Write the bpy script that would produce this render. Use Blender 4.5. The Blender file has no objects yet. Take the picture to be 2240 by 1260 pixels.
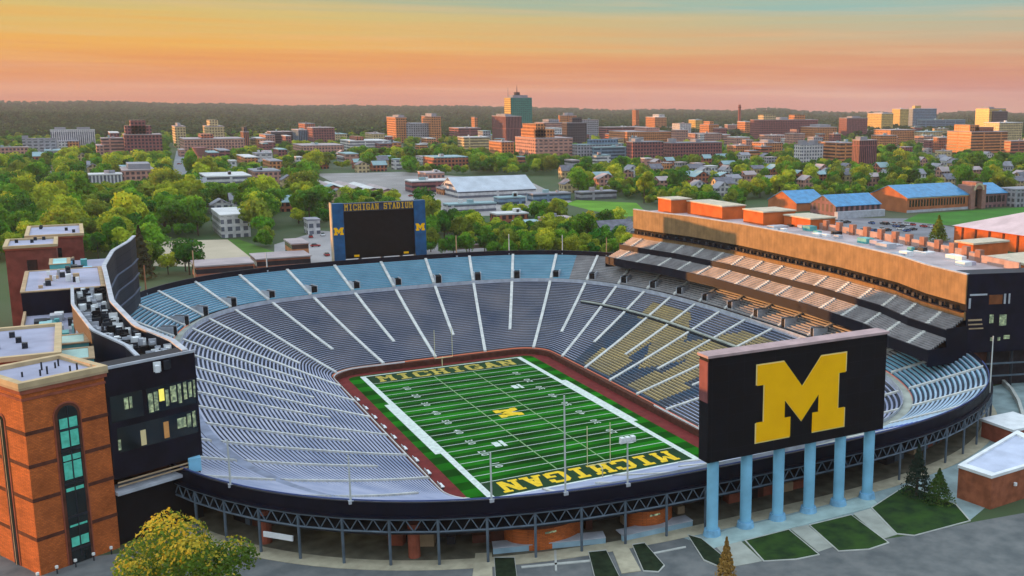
import bpy, math, random
import numpy as np
from mathutils import Vector, Matrix
random.seed(7); RNG = np.random.default_rng(7)
SC = bpy.context.scene; COL = SC.collection

# ------------------------------------------------------------------ camera
RX = 2240.0
CAM = np.array([-95.9127, -250.6590, 82.3811]); YAW, PITCH, ROLL, FPX, CX, CY = .5205, .1798, .0049, 2248.36, 1451.5, 630.
def cam_axes():
    cy, sy, cp, sp = math.cos(YAW), math.sin(YAW), math.cos(PITCH), math.sin(PITCH)
    f = np.array([sy*cp, cy*cp, -sp]); r = np.array([cy, -sy, 0.]); u = np.cross(r, f)
    c, s = math.cos(ROLL), math.sin(ROLL)
    return np.array([c*r+s*u, -s*r+c*u, f])
AX = cam_axes()
cd = bpy.data.cameras.new('camera'); cam = bpy.data.objects.new('camera', cd); COL.objects.link(cam)
M = Matrix([[AX[0][i], AX[1][i], -AX[2][i], CAM[i]] for i in range(3)] + [[0, 0, 0, 1]])
cam.matrix_world = M
cd.sensor_width = 36; cd.lens = FPX/RX*36; cd.shift_x = (RX/2-CX)/RX; cd.clip_start = 1; cd.clip_end = 40000
SC.camera = cam
def at(u, v, z):                      # ground point seen at a measured spot of the photograph
    d = AX.T @ np.array([(u-CX)/FPX, -(v-CY)/FPX, 1.]); t = (z-CAM[2])/d[2]; p = CAM+t*d
    return float(p[0]), float(p[1])
def pix(x, y, z):
    d = AX @ (np.array([x, y, z], float)-CAM); return CX+FPX*d[0]/d[2], CY-FPX*d[1]/d[2], d[2]
def zat(v, x, y):
    lo, hi = -50., 500.
    for _ in range(50):
        m = (lo+hi)/2
        if pix(x, y, m)[1] > v: lo = m
        else: hi = m
    return lo

# ------------------------------------------------------------------ sky, sun, exposure
SUN_AZ = Vector((-.75, .66, 0)).normalized(); SUN_EL = math.radians(2.5)
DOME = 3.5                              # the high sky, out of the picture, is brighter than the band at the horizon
W = bpy.data.worlds.new('World'); SC.world = W; W.use_nodes = True
nt = W.node_tree; N = nt.nodes; L = nt.links; N.clear()
def nd(t, **k):
    n = N.new(t)
    for a, b in k.items(): setattr(n, a, b)
    return n
def s2l(c): return tuple(((x/255+.055)/1.055)**2.4 if x > 10 else x/255/12.92 for x in c)+(1.,)
tc = nd('ShaderNodeTexCoord'); sep = nd('ShaderNodeSeparateXYZ'); L.new(tc.outputs['Generated'], sep.inputs[0])
def ramp(stops):
    r = nd('ShaderNodeValToRGB'); e = r.color_ramp.elements
    while len(e) > 1: e.remove(e[-1])
    e[0].position = stops[0][0]; e[0].color = s2l(stops[0][1])
    for p, c in stops[1:]: x = e.new(p); x.color = s2l(c)
    L.new(el.outputs[0], r.inputs[0]); return r
# streaky thin cloud bends the height at which the colours are read
nz = nd('ShaderNodeTexNoise'); nz.inputs['Scale'].default_value = 2.2; nz.inputs['Detail'].default_value = 9; nz.inputs['Roughness'].default_value = .66
mp = nd('ShaderNodeMapping'); mp.inputs['Scale'].default_value = (.8, .8, 38); mp.inputs['Rotation'].default_value = (.03, .06, 0)
L.new(tc.outputs['Generated'], mp.inputs[0]); L.new(mp.outputs[0], nz.inputs[0])
mm = nd('ShaderNodeMath', operation='MULTIPLY_ADD'); mm.inputs[1].default_value = .062; mm.inputs[2].default_value = -.031
L.new(nz.outputs[0], mm.inputs[0])
el = nd('ShaderNodeMath', operation='ADD'); L.new(sep.outputs[2], el.inputs[0]); L.new(mm.outputs[0], el.inputs[1])
west = ramp([(0, (204, 120, 88)), (.012, (218, 132, 88)), (.030, (229, 150, 80)), (.050, (236, 174, 84)), (.074, (216, 188, 114)), (.097, (178, 180, 142)), (.14, (166, 174, 156)), (.3, (160, 172, 176)), (1, (156, 172, 186))])
east = ramp([(0, (192, 118, 108)), (.012, (202, 130, 114)), (.030, (212, 146, 112)), (.050, (208, 168, 132)), (.074, (184, 182, 154)), (.097, (146, 186, 180)), (.14, (146, 178, 180)), (.3, (156, 172, 182)), (1, (156, 172, 186))])
south = ramp([(0, (140, 140, 146)), (.15, (132, 146, 160)), (1, (150, 166, 182))])
def azdot(vx, vy):
    d = nd('ShaderNodeVectorMath', operation='DOT_PRODUCT'); d.inputs[1].default_value = (vx, vy, 0); L.new(tc.outputs['Generated'], d.inputs[0]); return d
a1 = azdot(math.cos(.45), -math.sin(.45)); mr = nd('ShaderNodeMapRange'); mr.interpolation_type = 'SMOOTHSTEP'
mr.inputs['From Min'].default_value = -.40; mr.inputs['From Max'].default_value = .42; L.new(a1.outputs['Value'], mr.inputs[0])
mx = nd('ShaderNodeMix', data_type='RGBA'); L.new(mr.outputs[0], mx.inputs[0]); L.new(west.outputs[0], mx.inputs[6]); L.new(east.outputs[0], mx.inputs[7])
a2 = azdot(.45, -.89); mr2 = nd('ShaderNodeMapRange'); mr2.interpolation_type = 'SMOOTHSTEP'
mr2.inputs['From Min'].default_value = -.35; mr2.inputs['From Max'].default_value = .45; L.new(a2.outputs['Value'], mr2.inputs[0])
mx2 = nd('ShaderNodeMix', data_type='RGBA'); L.new(mr2.outputs[0], mx2.inputs[0]); L.new(mx.outputs[2], mx2.inputs[6]); L.new(south.outputs[0], mx2.inputs[7])
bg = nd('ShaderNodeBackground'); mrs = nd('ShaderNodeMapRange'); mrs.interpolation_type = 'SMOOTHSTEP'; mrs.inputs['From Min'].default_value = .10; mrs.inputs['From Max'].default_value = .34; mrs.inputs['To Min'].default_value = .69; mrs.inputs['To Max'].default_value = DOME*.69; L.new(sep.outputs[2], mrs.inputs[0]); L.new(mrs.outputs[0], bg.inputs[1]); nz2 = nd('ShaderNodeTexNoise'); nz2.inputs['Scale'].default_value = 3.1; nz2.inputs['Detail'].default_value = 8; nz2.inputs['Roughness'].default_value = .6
mp2 = nd('ShaderNodeMapping'); mp2.inputs['Scale'].default_value = (1.3, 1.3, 30); mp2.inputs['Location'].default_value = (3, 1, 2); mp2.inputs['Rotation'].default_value = (-.02, .05, 0); L.new(tc.outputs['Generated'], mp2.inputs[0]); L.new(mp2.outputs[0], nz2.inputs[0])
cr = nd('ShaderNodeMapRange'); cr.inputs[1].default_value = .50; cr.inputs[2].default_value = .78; cr.inputs[3].default_value = 0; cr.inputs[4].default_value = .38; L.new(nz2.outputs[0], cr.inputs[0])
mx3 = nd('ShaderNodeMix', data_type='RGBA'); mx3.inputs[7].default_value = s2l((236, 190, 146)); L.new(cr.outputs[0], mx3.inputs[0]); L.new(mx2.outputs[2], mx3.inputs[6]); L.new(mx3.outputs[2], bg.inputs[0])
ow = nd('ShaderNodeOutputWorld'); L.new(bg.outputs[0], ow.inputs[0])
W.cycles.sampling_method = 'MANUAL'; W.cycles.sample_map_resolution = 1024
sl = bpy.data.lights.new('sun', 'SUN'); sl.energy = 5.0; sl.angle = math.radians(.5); sl.color = (1, .43, .125)
so = bpy.data.objects.new('sun', sl); COL.objects.link(so)
sd = Vector((SUN_AZ.x*math.cos(SUN_EL), SUN_AZ.y*math.cos(SUN_EL), math.sin(SUN_EL)))
so.rotation_euler = sd.to_track_quat('Z', 'Y').to_euler(); so.location = (-300, 260, 200)
SC.view_settings.view_transform = 'Standard'; SC.view_settings.look = 'None'; SC.view_settings.exposure = 0.55; SC.view_settings.gamma = 1
SC.cycles.max_bounces = 5; SC.cycles.diffuse_bounces = 3; SC.cycles.volume_bounces = 0; SC.cycles.use_denoising = True

# ------------------------------------------------------------------ materials
MATS = {}
def mat(name, col, rough=.8, noise=.25, nscale=.5, metal=0., emit=None, bump=0., col2=None, objvar=0., spec=.15):
    if name in MATS: return MATS[name]
    m = bpy.data.materials.new(name); m.use_nodes = True; t = m.node_tree; b = t.nodes['Principled BSDF']
    b.inputs['Roughness'].default_value = rough; b.inputs['Metallic'].default_value = metal; b.inputs['Specular IOR Level'].default_value = spec
    co = t.nodes.new('ShaderNodeTexCoord'); n = t.nodes.new('ShaderNodeTexNoise'); n.inputs['Scale'].default_value = nscale; n.inputs['Detail'].default_value = 5
    t.links.new(co.outputs['Object'], n.inputs[0])
    r = t.nodes.new('ShaderNodeValToRGB'); c2 = col2 or tuple(x*(1-noise) for x in col); c1 = col if col2 else tuple(min(1, x*(1+noise*.6)) for x in col)
    r.color_ramp.elements[0].position = .32; r.color_ramp.elements[1].position = .68
    r.color_ramp.elements[0].color = c2+(1,); r.color_ramp.elements[1].color = c1+(1,)
    t.links.new(n.outputs[0], r.inputs[0]); out = r.outputs[0]
    if objvar:
        oi = t.nodes.new('ShaderNodeObjectInfo'); h = t.nodes.new('ShaderNodeHueSaturation')
        for inp, lo, hi in (('Hue', .5-.010*objvar, .5+.03*objvar), ('Value', 1-.4*objvar, 1+.45*objvar)):
            q = t.nodes.new('ShaderNodeMapRange'); q.inputs[3].default_value = lo; q.inputs[4].default_value = hi
            if inp == 'Hue':
                fr = t.nodes.new('ShaderNodeMath'); fr.operation = 'MULTIPLY'; fr.inputs[1].default_value = 17.3
                f2 = t.nodes.new('ShaderNodeMath'); f2.operation = 'FRACT'; t.links.new(oi.outputs['Random'], fr.inputs[0]); t.links.new(fr.outputs[0], f2.inputs[0]); t.links.new(f2.outputs[0], q.inputs[0])
            else: t.links.new(oi.outputs['Random'], q.inputs[0])
            t.links.new(q.outputs[0], h.inputs[inp])
        t.links.new(out, h.inputs['Color']); out = h.outputs[0]
    t.links.new(out, b.inputs['Base Color'])
    if bump:
        bp = t.nodes.new('ShaderNodeBump'); bp.inputs['Strength'].default_value = bump; bp.inputs['Distance'].default_value = .1
        n2 = t.nodes.new('ShaderNodeTexNoise'); n2.inputs['Scale'].default_value = nscale*6; t.links.new(co.outputs['Object'], n2.inputs[0]); t.links.new(n2.outputs[0], bp.inputs['Height']); t.links.new(bp.outputs[0], b.inputs['Normal'])
    if emit: b.inputs['Emission Color'].default_value = emit[0]+(1,); b.inputs['Emission Strength'].default_value = emit[1]
    MATS[name] = m; return m
def gridmat(name, wall, win, bw, bh, mortar, rough=.7, winrough=.2, flat=False, offset=0., jitter=.35):
    """wall with a grid of darker cells: u runs along the wall (x+y), v is height"""
    if name in MATS: return MATS[name]
    m = bpy.data.materials.new(name); m.use_nodes = True; t = m.node_tree; b = t.nodes['Principled BSDF']; lk = t.links.new
    co = t.nodes.new('ShaderNodeTexCoord'); sp = t.nodes.new('ShaderNodeSeparateXYZ'); lk(co.outputs['Object'], sp.inputs[0])
    ad = t.nodes.new('ShaderNodeMath'); lk(sp.outputs[0], ad.inputs[0]); lk(sp.outputs[1], ad.inputs[1])
    cb = t.nodes.new('ShaderNodeCombineXYZ'); lk(ad.outputs[0], cb.inputs[0]); lk(sp.outputs[1 if flat else 2], cb.inputs[1])
    if flat: lk(sp.outputs[0], cb.inputs[0])
    b.inputs['Specular IOR Level'].default_value = .18; br = t.nodes.new('ShaderNodeTexBrick'); br.offset = offset; br.inputs['Scale'].default_value = 1; br.inputs['Brick Width'].default_value = bw; br.inputs['Row Height'].default_value = bh
    br.inputs['Mortar Size'].default_value = mortar; br.inputs['Mortar Smooth'].default_value = .05; br.inputs['Bias'].default_value = 0
    br.inputs['Color1'].default_value = tuple(win)+(1,); br.inputs['Color2'].default_value = tuple(x*(1-jitter) for x in win)+(1,); br.inputs['Mortar'].default_value = tuple(wall)+(1,)
    lk(cb.outputs[0], br.inputs[0])
    n = t.nodes.new('ShaderNodeTexNoise'); n.inputs['Scale'].default_value = .35; n.inputs['Detail'].default_value = 4; lk(co.outputs['Object'], n.inputs[0])
    q = t.nodes.new('ShaderNodeMapRange'); q.inputs[1].default_value = .3; q.inputs[2].default_value = .7; q.inputs[3].default_value = .75; q.inputs[4].default_value = 1.2; lk(n.outputs[0], q.inputs[0])
    mxx = t.nodes.new('ShaderNodeVectorMath'); mxx.operation = 'SCALE'; lk(br.outputs[0], mxx.inputs[0]); lk(q.outputs[0], mxx.inputs['Scale']); lk(mxx.outputs[0], b.inputs['Base Color'])
    rr = t.nodes.new('ShaderNodeMapRange'); rr.inputs[3].default_value = winrough; rr.inputs[4].default_value = rough; lk(br.outputs['Fac'], rr.inputs[0]); lk(rr.outputs[0], b.inputs['Roughness'])
    MATS[name] = m; return m

asphalt = mat('asphalt', (.17, .175, .17), .85, .3, .35, col2=(.10, .11, .112), bump=.3)
concrete = mat('pale_concrete', (.36, .38, .33), .85, .25, .3)
paver = mat('tan_paver', (.42, .38, .27), .85, .2, .6)
brick = gridmat('brick', (.24, .075, .03), (.56, .14, .032), .6, .22, .022, .9, .85, jitter=.3, offset=.5)
brickdk = mat('dark_brick', (.10, .035, .022), .9, .3, .8)
brickred = mat('red_brick', (.30, .085, .05), .9, .3, .6)
stone = mat('buff_stone', (.42, .30, .18), .85, .2, .5)
navy = mat('navy_panel', (.005, .006, .018), .55, .4, .4)
navyseat = mat('navy_fascia', (.0035, .0045, .013), .5, .3, .3)
black = mat('black_void', (.008, .008, .010), .7, .2)
dark = mat('dark_metal', (.03, .035, .045), .5, .3, metal=.3)
steel = mat('painted_steel', (.11, .145, .18), .5, .25, metal=.2)
white = mat('white_paint', (.72, .74, .74), .6, .12)
lightgrey = mat('light_grey', (.42, .44, .48), .7, .2)
roofgrey = mat('roof_membrane', (.40, .38, .45), .85, .22, .15)
rooflilac = mat('pale_roof', (.52, .46, .50), .85, .18, .12)
teal = mat('teal_metal', (.10, .38, .38), .4, .25, .5)
tealroof = mat('teal_roof', (.30, .55, .55), .5, .2, .2)
blueroof = gridmat('blue_roof', (.08, .20, .34), (.05, .26, .50), 1.6, 400, .12, .5, .4, flat=True, jitter=.15)
goldp = mat('gold_paint', (1.0, .50, .0), .55, .06, .3)
goldturf = mat('gold_turf', (.80, .52, .02), .8, .2, .8)
whiteturf = mat('white_turf', (.62, .68, .62), .8, .2, .9)
hallwall = mat('orange_brick', (.52, .13, .035), .9, .2, .3)
skyblue = mat('pale_blue_paint', (.22, .50, .68), .45, .18, .3)
screen = mat('dark_screen', (.006, .006, .007), .3, .4, .5)
pillar_blue = mat('pillar_blue', (.015, .09, .21), .5, .25, .4)
bark = mat('bark', (.07, .05, .035), .95, .3, 1.)
redtrack = mat('red_track', (.16, .022, .020), .9, .25, .4)
lawn = mat('lawn_grass', (.030, .075, .012), .95, .5, .35, col2=(.010, .028, .010), bump=.3)
bedsoil = mat('planting_bed', (.015, .028, .012), .95, .5, .8)
glassg = mat('green_glass', (.05, .26, .20), .12, .4, .7, spec=.6)
glassd = mat('dark_glass', (.008, .016, .018), .12, .4, .6, spec=.6)
litwin = mat('lit_window', (.2, .25, .16), .4, .5, 1.2)
_t = litwin.node_tree; _c = _t.nodes.new('ShaderNodeTexCoord'); _n = _t.nodes.new('ShaderNodeTexNoise'); _n.inputs['Scale'].default_value = 2.1; _n.inputs['Detail'].default_value = 3; _t.links.new(_c.outputs['Object'], _n.inputs[0])
_r = _t.nodes.new('ShaderNodeValToRGB'); _e = _r.color_ramp.elements; _e[0].position = .42; _e[0].color = (.01, .016, .014, 1); _e[1].position = .66; _e[1].color = (.52, .62, .34, 1); _t.links.new(_n.outputs[0], _r.inputs[0])
_t.links.new(_r.outputs[0], _t.nodes['Principled BSDF'].inputs['Emission Color']); _t.nodes['Principled BSDF'].inputs['Emission Strength'].default_value = .42

# ------------------------------------------------------------------ builders
class MB:
    def __init__(s): s.v = []; s.f = []; s.m = []
    def add(s, vs, fs, mi=0):
        o = len(s.v); s.v += [tuple(map(float, p)) for p in vs]; s.f += [tuple(i+o for i in f) for f in fs]; s.m += [mi]*len(fs); return s
    def quad(s, a, b, c, d, mi=0): return s.add([a, b, c, d], [(0, 1, 2, 3)], mi)
    def box(s, x0, x1, y0, y1, z0, z1, mi=0):
        return s.add([(x0, y0, z0), (x1, y0, z0), (x1, y1, z0), (x0, y1, z0), (x0, y0, z1), (x1, y0, z1), (x1, y1, z1), (x0, y1, z1)],
                     [(3, 2, 1, 0), (4, 5, 6, 7), (0, 1, 5, 4), (1, 2, 6, 5), (2, 3, 7, 6), (3, 0, 4, 7)], mi)
    def obox(s, c, ax, ay, hx, hy, z0, z1, mi=0):      # oriented box: centre, two horizontal unit axes, half sizes
        ax = np.array(ax); ay = np.array(ay); c = np.array(c[:2]); P = [c-ax*hx-ay*hy, c+ax*hx-ay*hy, c+ax*hx+ay*hy, c-ax*hx+ay*hy]
        return s.prism(P, z0, z1, mi)
    def prism(s, P, z0, z1, mi=0, side=None, bottom=True):
        n = len(P); a = sum(P[i][0]*P[(i+1) % n][1]-P[(i+1) % n][0]*P[i][1] for i in range(n))
        if a < 0: P = P[::-1]
        vs = [(p[0], p[1], z0) for p in P]+[(p[0], p[1], z1) for p in P]
        s.add(vs, [tuple(range(n, 2*n))]+([tuple(range(n-1, -1, -1))] if bottom else []), mi)
        o = len(s.v)-2*n
        for i in range(n):
            s.f.append((o+i, o+(i+1) % n, o+n+(i+1) % n, o+n+i)); s.m.append(mi if side is None else side)
        return s
    def tube(s, a, b, r0, r1=None, n=8, mi=0):
        a = np.array(a, float); b = np.array(b, float); r1 = r0 if r1 is None else r1; d = b-a; d /= np.linalg.norm(d)
        h = np.array([0, 0, 1.]) if abs(d[2]) < .9 else np.array([1., 0, 0]); u = np.cross(d, h); u /= np.linalg.norm(u); w = np.cross(d, u)
        vs = [a+r0*(u*math.cos(2*math.pi*k/n)+w*math.sin(2*math.pi*k/n)) for k in range(n)]+[b+r1*(u*math.cos(2*math.pi*k/n)+w*math.sin(2*math.pi*k/n)) for k in range(n)]
        return s.add(vs, [(k, n+k, n+(k+1) % n, (k+1) % n) for k in range(n)]+[tuple(range(n)), tuple(range(2*n-1, n-1, -1))], mi)
    def mesh(s, name, mats):
        me = bpy.data.meshes.new(name); me.from_pydata(s.v, [], s.f)
        for m in (mats if isinstance(mats, (list, tuple)) else [mats]): me.materials.append(m)
        me.polygons.foreach_set('material_index', s.m); me.update(); return me
    def build(s, name, mats, parent=None):
        o = bpy.data.objects.new(name, s.mesh(name, mats)); COL.objects.link(o)
        if parent is not None: o.parent = parent; o.matrix_parent_inverse = Matrix.Translation(-Vector(parent.location))
        return o
def tag(o, label, cat, group=None, kind=None):
    o['label'] = label; o['category'] = cat
    if group: o['group'] = group
    if kind: o['kind'] = kind
    return o
def struct(o, kind='structure'): o['kind'] = kind; return o
def thing(name, label, cat, loc=(0, 0, 0), group=None):
    o = bpy.data.objects.new(name, None); COL.objects.link(o); o.location = loc; o.empty_display_size = 1; return tag(o, label, cat, group)
def dup(root, loc, label, rot=0, scale=1, group=None):
    r = root.copy(); COL.objects.link(r); r.location = loc; r.rotation_euler = (0, 0, rot); r.scale = (scale,)*3 if not isinstance(scale, tuple) else scale
    r['label'] = label
    if group: r['group'] = group
    for ch in root.children:
        c = ch.copy(); COL.objects.link(c); c.parent = r
        for g in ch.children: d = g.copy(); COL.objects.link(d); d.parent = c
    return r
LAND = []                              # (pixel u, v, phrase): findable neighbours for the labels of trees and houses
FOOT = []                              # footprints that trees keep clear of: (u0, u1, vtop, vbase)
ZG = 15.5

# ------------------------------------------------------------------ the bowl's two curves
def curveq(p):
    p = np.array(p); d = np.r_[0, np.cumsum(np.hypot(*np.diff(p, axis=0).T))]; return p, d/d[-1]
IA, IB, IR = 34.3, 59.8, 10.
IQ = curveq([(0, IB)]+[(IA-IR+IR*math.sin(a), IB-IR+IR*math.cos(a)) for a in np.linspace(0, math.pi/2, 12)]+[(IA, 0)])
OQ = curveq([(95*math.sin(x)**(2/3.) if x > 0 else 0, 119.5*max(0, math.cos(x))**(2/3.)) for x in np.linspace(0, math.pi/2, 240)])
def on(Q, t):
    t %= 1; q = int(t*4); f = t*4-q
    if q in (1, 3): f = 1-f
    return np.array([np.interp(f, Q[1], Q[0][:, 0])*(1, 1, -1, -1)[q], np.interp(f, Q[1], Q[0][:, 1])*(1, -1, -1, 1)[q]])
def zr(r): return 1.6+22.8*(.85*r+.15*r*r)
def bowl(t, r): return on(IQ, t)*(1-r)+on(OQ, t)*r
def outn(t, d):                        # point d metres outside the rim
    a, b = on(OQ, t-.002), on(OQ, t+.002); tg = (b-a)/np.linalg.norm(b-a); return on(OQ, t)+d*np.array([-tg[1], tg[0]])

# ------------------------------------------------------------------ ground and hills (setting)
def hill(x, y):
    dx, dy = x-CAM[0], y-CAM[1]; d = math.hypot(dx, dy); az = math.degrees(math.atan2(dx, dy))
    if d < 2100: return ZG
    f = min(1, (d-2100)/4200.); f = f*f*(3-2*f)
    hl = 56-1.02*(az+3) if az > -3 else 56
    h = max(14, hl)-21+4*math.sin(az*.37+1)+2.5*math.sin(az*1.1)
    g = 13*math.exp(-((d-3000)/500)**2)*max(0, 1-abs(az+2)/11)
    g += 12*math.exp(-((az-35.8)/1.1)**2)*f+11*math.exp(-((az-46.3)/1.3)**2)*f
    return ZG+f*h+g
mb = MB(); T = 200; rings = [0, 1.5, 4, 10, 25, 60, 120, 250, 500, 900, 1400, 2000]
rows = []
for k in range(T):
    t = k/T; p0 = on(OQ, t)*.985; rows.append([p0]+[p0+(p0/np.linalg.norm(p0))*r for r in rings[1:]])
vs = [(p[0], p[1], ZG) for r in rows for p in r]; n = len(rings)
mb.add(vs, [(k*n+j, k*n+j+1, ((k+1) % T)*n+j+1, ((k+1) % T)*n+j) for k in range(T) for j in range(n-1)])
groundm = mat('town_ground', (.035, .08, .02), .95, .4, .012, col2=(.085, .10, .06))
struct(mb.build('ground', groundm))
mb = MB(); A = np.linspace(-14, 60, 150); D = np.r_[np.linspace(1500, 5200, 40), np.linspace(5400, 7100, 18)]; vs = []
for d in D:
    for a in A:
        x, y = CAM[0]+d*math.sin(math.radians(a)), CAM[1]+d*math.cos(math.radians(a)); vs.append((x, y, hill(x, y)-.5+ (RNG.normal()*1.2 if d > 2500 else 0)))
n = len(A); mb.add(vs, [(i*n+j, i*n+j+1, (i+1)*n+j+1, (i+1)*n+j) for i in range(len(D)-1) for j in range(n-1)])
hillm = mat('wooded_hill', (.05, .075, .03), .95, .4, .01, col2=(.022, .04, .018))
struct(mb.build('hills', hillm))

# ------------------------------------------------------------------ playing field (setting) with its painted marks
def rrect(a, b, r, n=8):
    P = []
    for cx, cy, s in ((a-r, b-r, 0), (-a+r, b-r, 90), (-a+r, -b+r, 180), (a-r, -b+r, 270)):
        for k in range(n+1):
            q = math.radians(s+90*k/n); P.append((cx+r*math.cos(q), cy+r*math.sin(q)))
    return P
def sheet(name, P, z, m, parent=None, th=.0):
    mb = MB()
    if th: mb.prism(P, z-th, z)
    else: mb.add([(x, y, z) for x, y in P], [tuple(range(len(P)))])
    return mb.build(name, m, parent)
struct(sheet('warning_track', rrect(34.6, 60.1, 10), 0, redtrack))
# turf mown in darker and lighter stripes five yards wide
tm = bpy.data.materials.new('turf'); tm.use_nodes = True; t_ = tm.node_tree; b_ = t_.nodes['Principled BSDF']; b_.inputs['Roughness'].default_value = .95; b_.inputs['Specular IOR Level'].default_value = .04
c_ = t_.nodes.new('ShaderNodeTexCoord'); s_ = t_.nodes.new('ShaderNodeSeparateXYZ'); t_.links.new(c_.outputs['Object'], s_.inputs[0])
w_ = t_.nodes.new('ShaderNodeMath'); w_.operation = 'PINGPONG'; w_.inputs[1].default_value = 4.572; t_.links.new(s_.outputs[1], w_.inputs[0])
g_ = t_.nodes.new('ShaderNodeMath'); g_.operation = 'GREATER_THAN'; g_.inputs[1].default_value = 2.286; t_.links.new(w_.outputs[0], g_.inputs[0])
n_ = t_.nodes.new('ShaderNodeTexNoise'); n_.inputs['Scale'].default_value = .06; n_.inputs['Detail'].default_value = 5; t_.links.new(c_.outputs['Object'], n_.inputs[0])
r_ = t_.nodes.new('ShaderNodeValToRGB'); r_.color_ramp.elements[0].color = (.005, .075, .003, 1); r_.color_ramp.elements[1].color = (.014, .19, .006, 1); r_.color_ramp.elements[0].position = .35; r_.color_ramp.elements[1].position = .66
t_.links.new(n_.outputs[0], r_.inputs[0])
k_ = t_.nodes.new('ShaderNodeMapRange'); k_.inputs[3].default_value = .45; k_.inputs[4].default_value = 1.0; t_.links.new(g_.outputs[0], k_.inputs[0])
v_ = t_.nodes.new('ShaderNodeVectorMath'); v_.operation = 'SCALE'; t_.links.new(r_.outputs[0], v_.inputs[0]); t_.links.new(k_.outputs[0], v_.inputs['Scale']); t_.links.new(v_.outputs[0], b_.inputs['Base Color'])
field = struct(sheet('playing_field', rrect(29.6, 56.6, 3), .006, tm))
endm = mat('end_zone_turf', (.010, .045, .012), .9, .3, .2)
for s in (1, -1): sheet('end_zone', [(-24.38, s*45.72), (24.38, s*45.72), (24.38, s*54.86), (-24.38, s*54.86)][::s], .011, endm, field)
Zm = .017
def rect(mb, x0, x1, y0, y1, z=Zm): mb.quad((x0, y0, z), (x1, y0, z), (x1, y1, z), (x0, y1, z))
for s in (1, -1):
    mb = MB(); rect(mb, *sorted((s*24.38, s*25.9)), -55.6, 55.6); mb.build('sideline', whiteturf, field)
    mb = MB(); rect(mb, *sorted((s*25.9, s*27.2)), -22.8, 22.8, Zm); mb.build('team_area_border', whiteturf, field)
    mb = MB(); rect(mb, -24.38, 24.38, *sorted((s*54.86, s*55.6))); mb.build('end_line', whiteturf, field)
for k in range(21):
    mb = MB(); y = -45.72+4.572*k; rect(mb, -24.38, 24.38, y-.13, y+.13, Zm+.005); mb.build('yard_line', whiteturf, field)
for s in (1, -1):
    mb = MB(); rect(mb, s*6.1-.16, s*6.1+.16, -45.6, 45.6, Zm+.01); mb.build('hash_line', mat('worn_white', (.22, .36, .16), .9, .2), field)
# slab letters drawn on a 7 x 10 grid
def strokes(ch):
    R = lambda x0, y0, x1, y1: [(x0, y0), (x1, y0), (x1, y1), (x0, y1)]
    if ch == 'I': return [R(2.6, 0, 4.4, 10), R(1.4, 0, 5.6, 1.7), R(1.4, 8.3, 5.6, 10)]
    if ch == 'H': return [R(.7, 0, 2.4, 10), R(4.6, 0, 6.3, 10), R(0, 0, 3, 1.5), R(4, 0, 7, 1.5), R(0, 8.5, 3, 10), R(4, 8.5, 7, 10), R(2.4, 4.2, 4.6, 5.9)]
    if ch == 'C': return [R(0, 1.8, 1.9, 8.2), R(1.2, 0, 5.8, 1.8), R(1.2, 8.2, 5.8, 10), R(5.0, 6.4, 6.8, 9.0), R(5.0, 1.0, 6.8, 3.4), [(0, 1.8), (1.2, 0), (1.9, 1.8)], [(0, 8.2), (1.9, 8.2), (1.2, 10)]]
    if ch == 'G': return strokes('C')[:4]+strokes('C')[5:]+[R(5.0, 0.6, 6.8, 4.8), R(3.6, 3.4, 6.8, 4.9)]
    if ch == 'A': return [[(0.6, 0), (2.4, 0), (4.4, 10), (2.6, 10)], [(4.6, 0), (6.4, 0), (4.4, 10), (2.6, 10)], R(1.8, 2.4, 5.2, 4), R(0, 0, 2.9, 1.4), R(4.1, 0, 7, 1.4)]
    if ch == 'N': return [R(.7, 0, 2.3, 10), R(4.9, 0, 6.5, 10), [(.7, 10), (2.6, 10), (6.5, 0), (4.6, 0)], R(0, 0, 3, 1.4), R(0, 8.6, 2.4, 10), R(4.2, 8.6, 7.2, 10)]
    if ch == 'M': return [R(.5, 0, 2.1, 10), R(4.9, 0, 6.5, 10), [(.5, 10), (2.3, 10), (4.0, 4.6), (3.0, 4.6)], [(4.7, 10), (6.5, 10), (4.0, 4.6), (3.0, 4.6)], R(0, 0, 2.6, 1.5), R(4.4, 0, 7, 1.5), R(0, 8.6, 2, 10), R(5, 8.6, 7, 10)]
    if ch == 'S': return [R(0, 0, 6, 1.7), R(.2, 4.2, 6.2, 5.8), R(.4, 8.3, 6.4, 10), R(4.5, 1, 6.4, 5), R(.2, 5, 2.1, 9), R(0, 0, 1.6, 3), R(4.8, 7, 6.4, 10)]
    if ch == 'T': return [R(2.6, 0, 4.4, 10), R(0, 8.3, 7, 10), R(0, 6.6, 1.4, 10), R(5.6, 6.6, 7, 10), R(1.6, 0, 5.4, 1.4)]
    if ch == 'D': return [R(.6, 0, 2.4, 10), R(0, 0, 5, 1.7), R(0, 8.3, 5, 10), R(4.7, 1, 6.5, 9)]
    if ch == 'U': return [R(.6, 1, 2.4, 10), R(4.6, 1, 6.4, 10), R(1.2, 0, 5.8, 1.7), R(0, 8.6, 3, 10), R(4, 8.6, 7, 10)]
    return []
def block_m():                                     # the tall slab M of the boards and the midfield, unit square-ish 0..1.12 x 0..1
    P = [(0, 0), (.42, 0), (.42, .26), (.345, .26), (.345, .50), (.56, .18), (.775, .50), (.775, .26), (.70, .26), (.70, 0), (1.12, 0), (1.12, .26), (1.03, .26), (1.03, .74), (1.12, .74), (1.12, 1), (.79, 1), (.56, .64), (.33, 1), (0, 1), (0, .74), (.09, .74), (.09, .26), (0, .26)]
    return P
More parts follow.
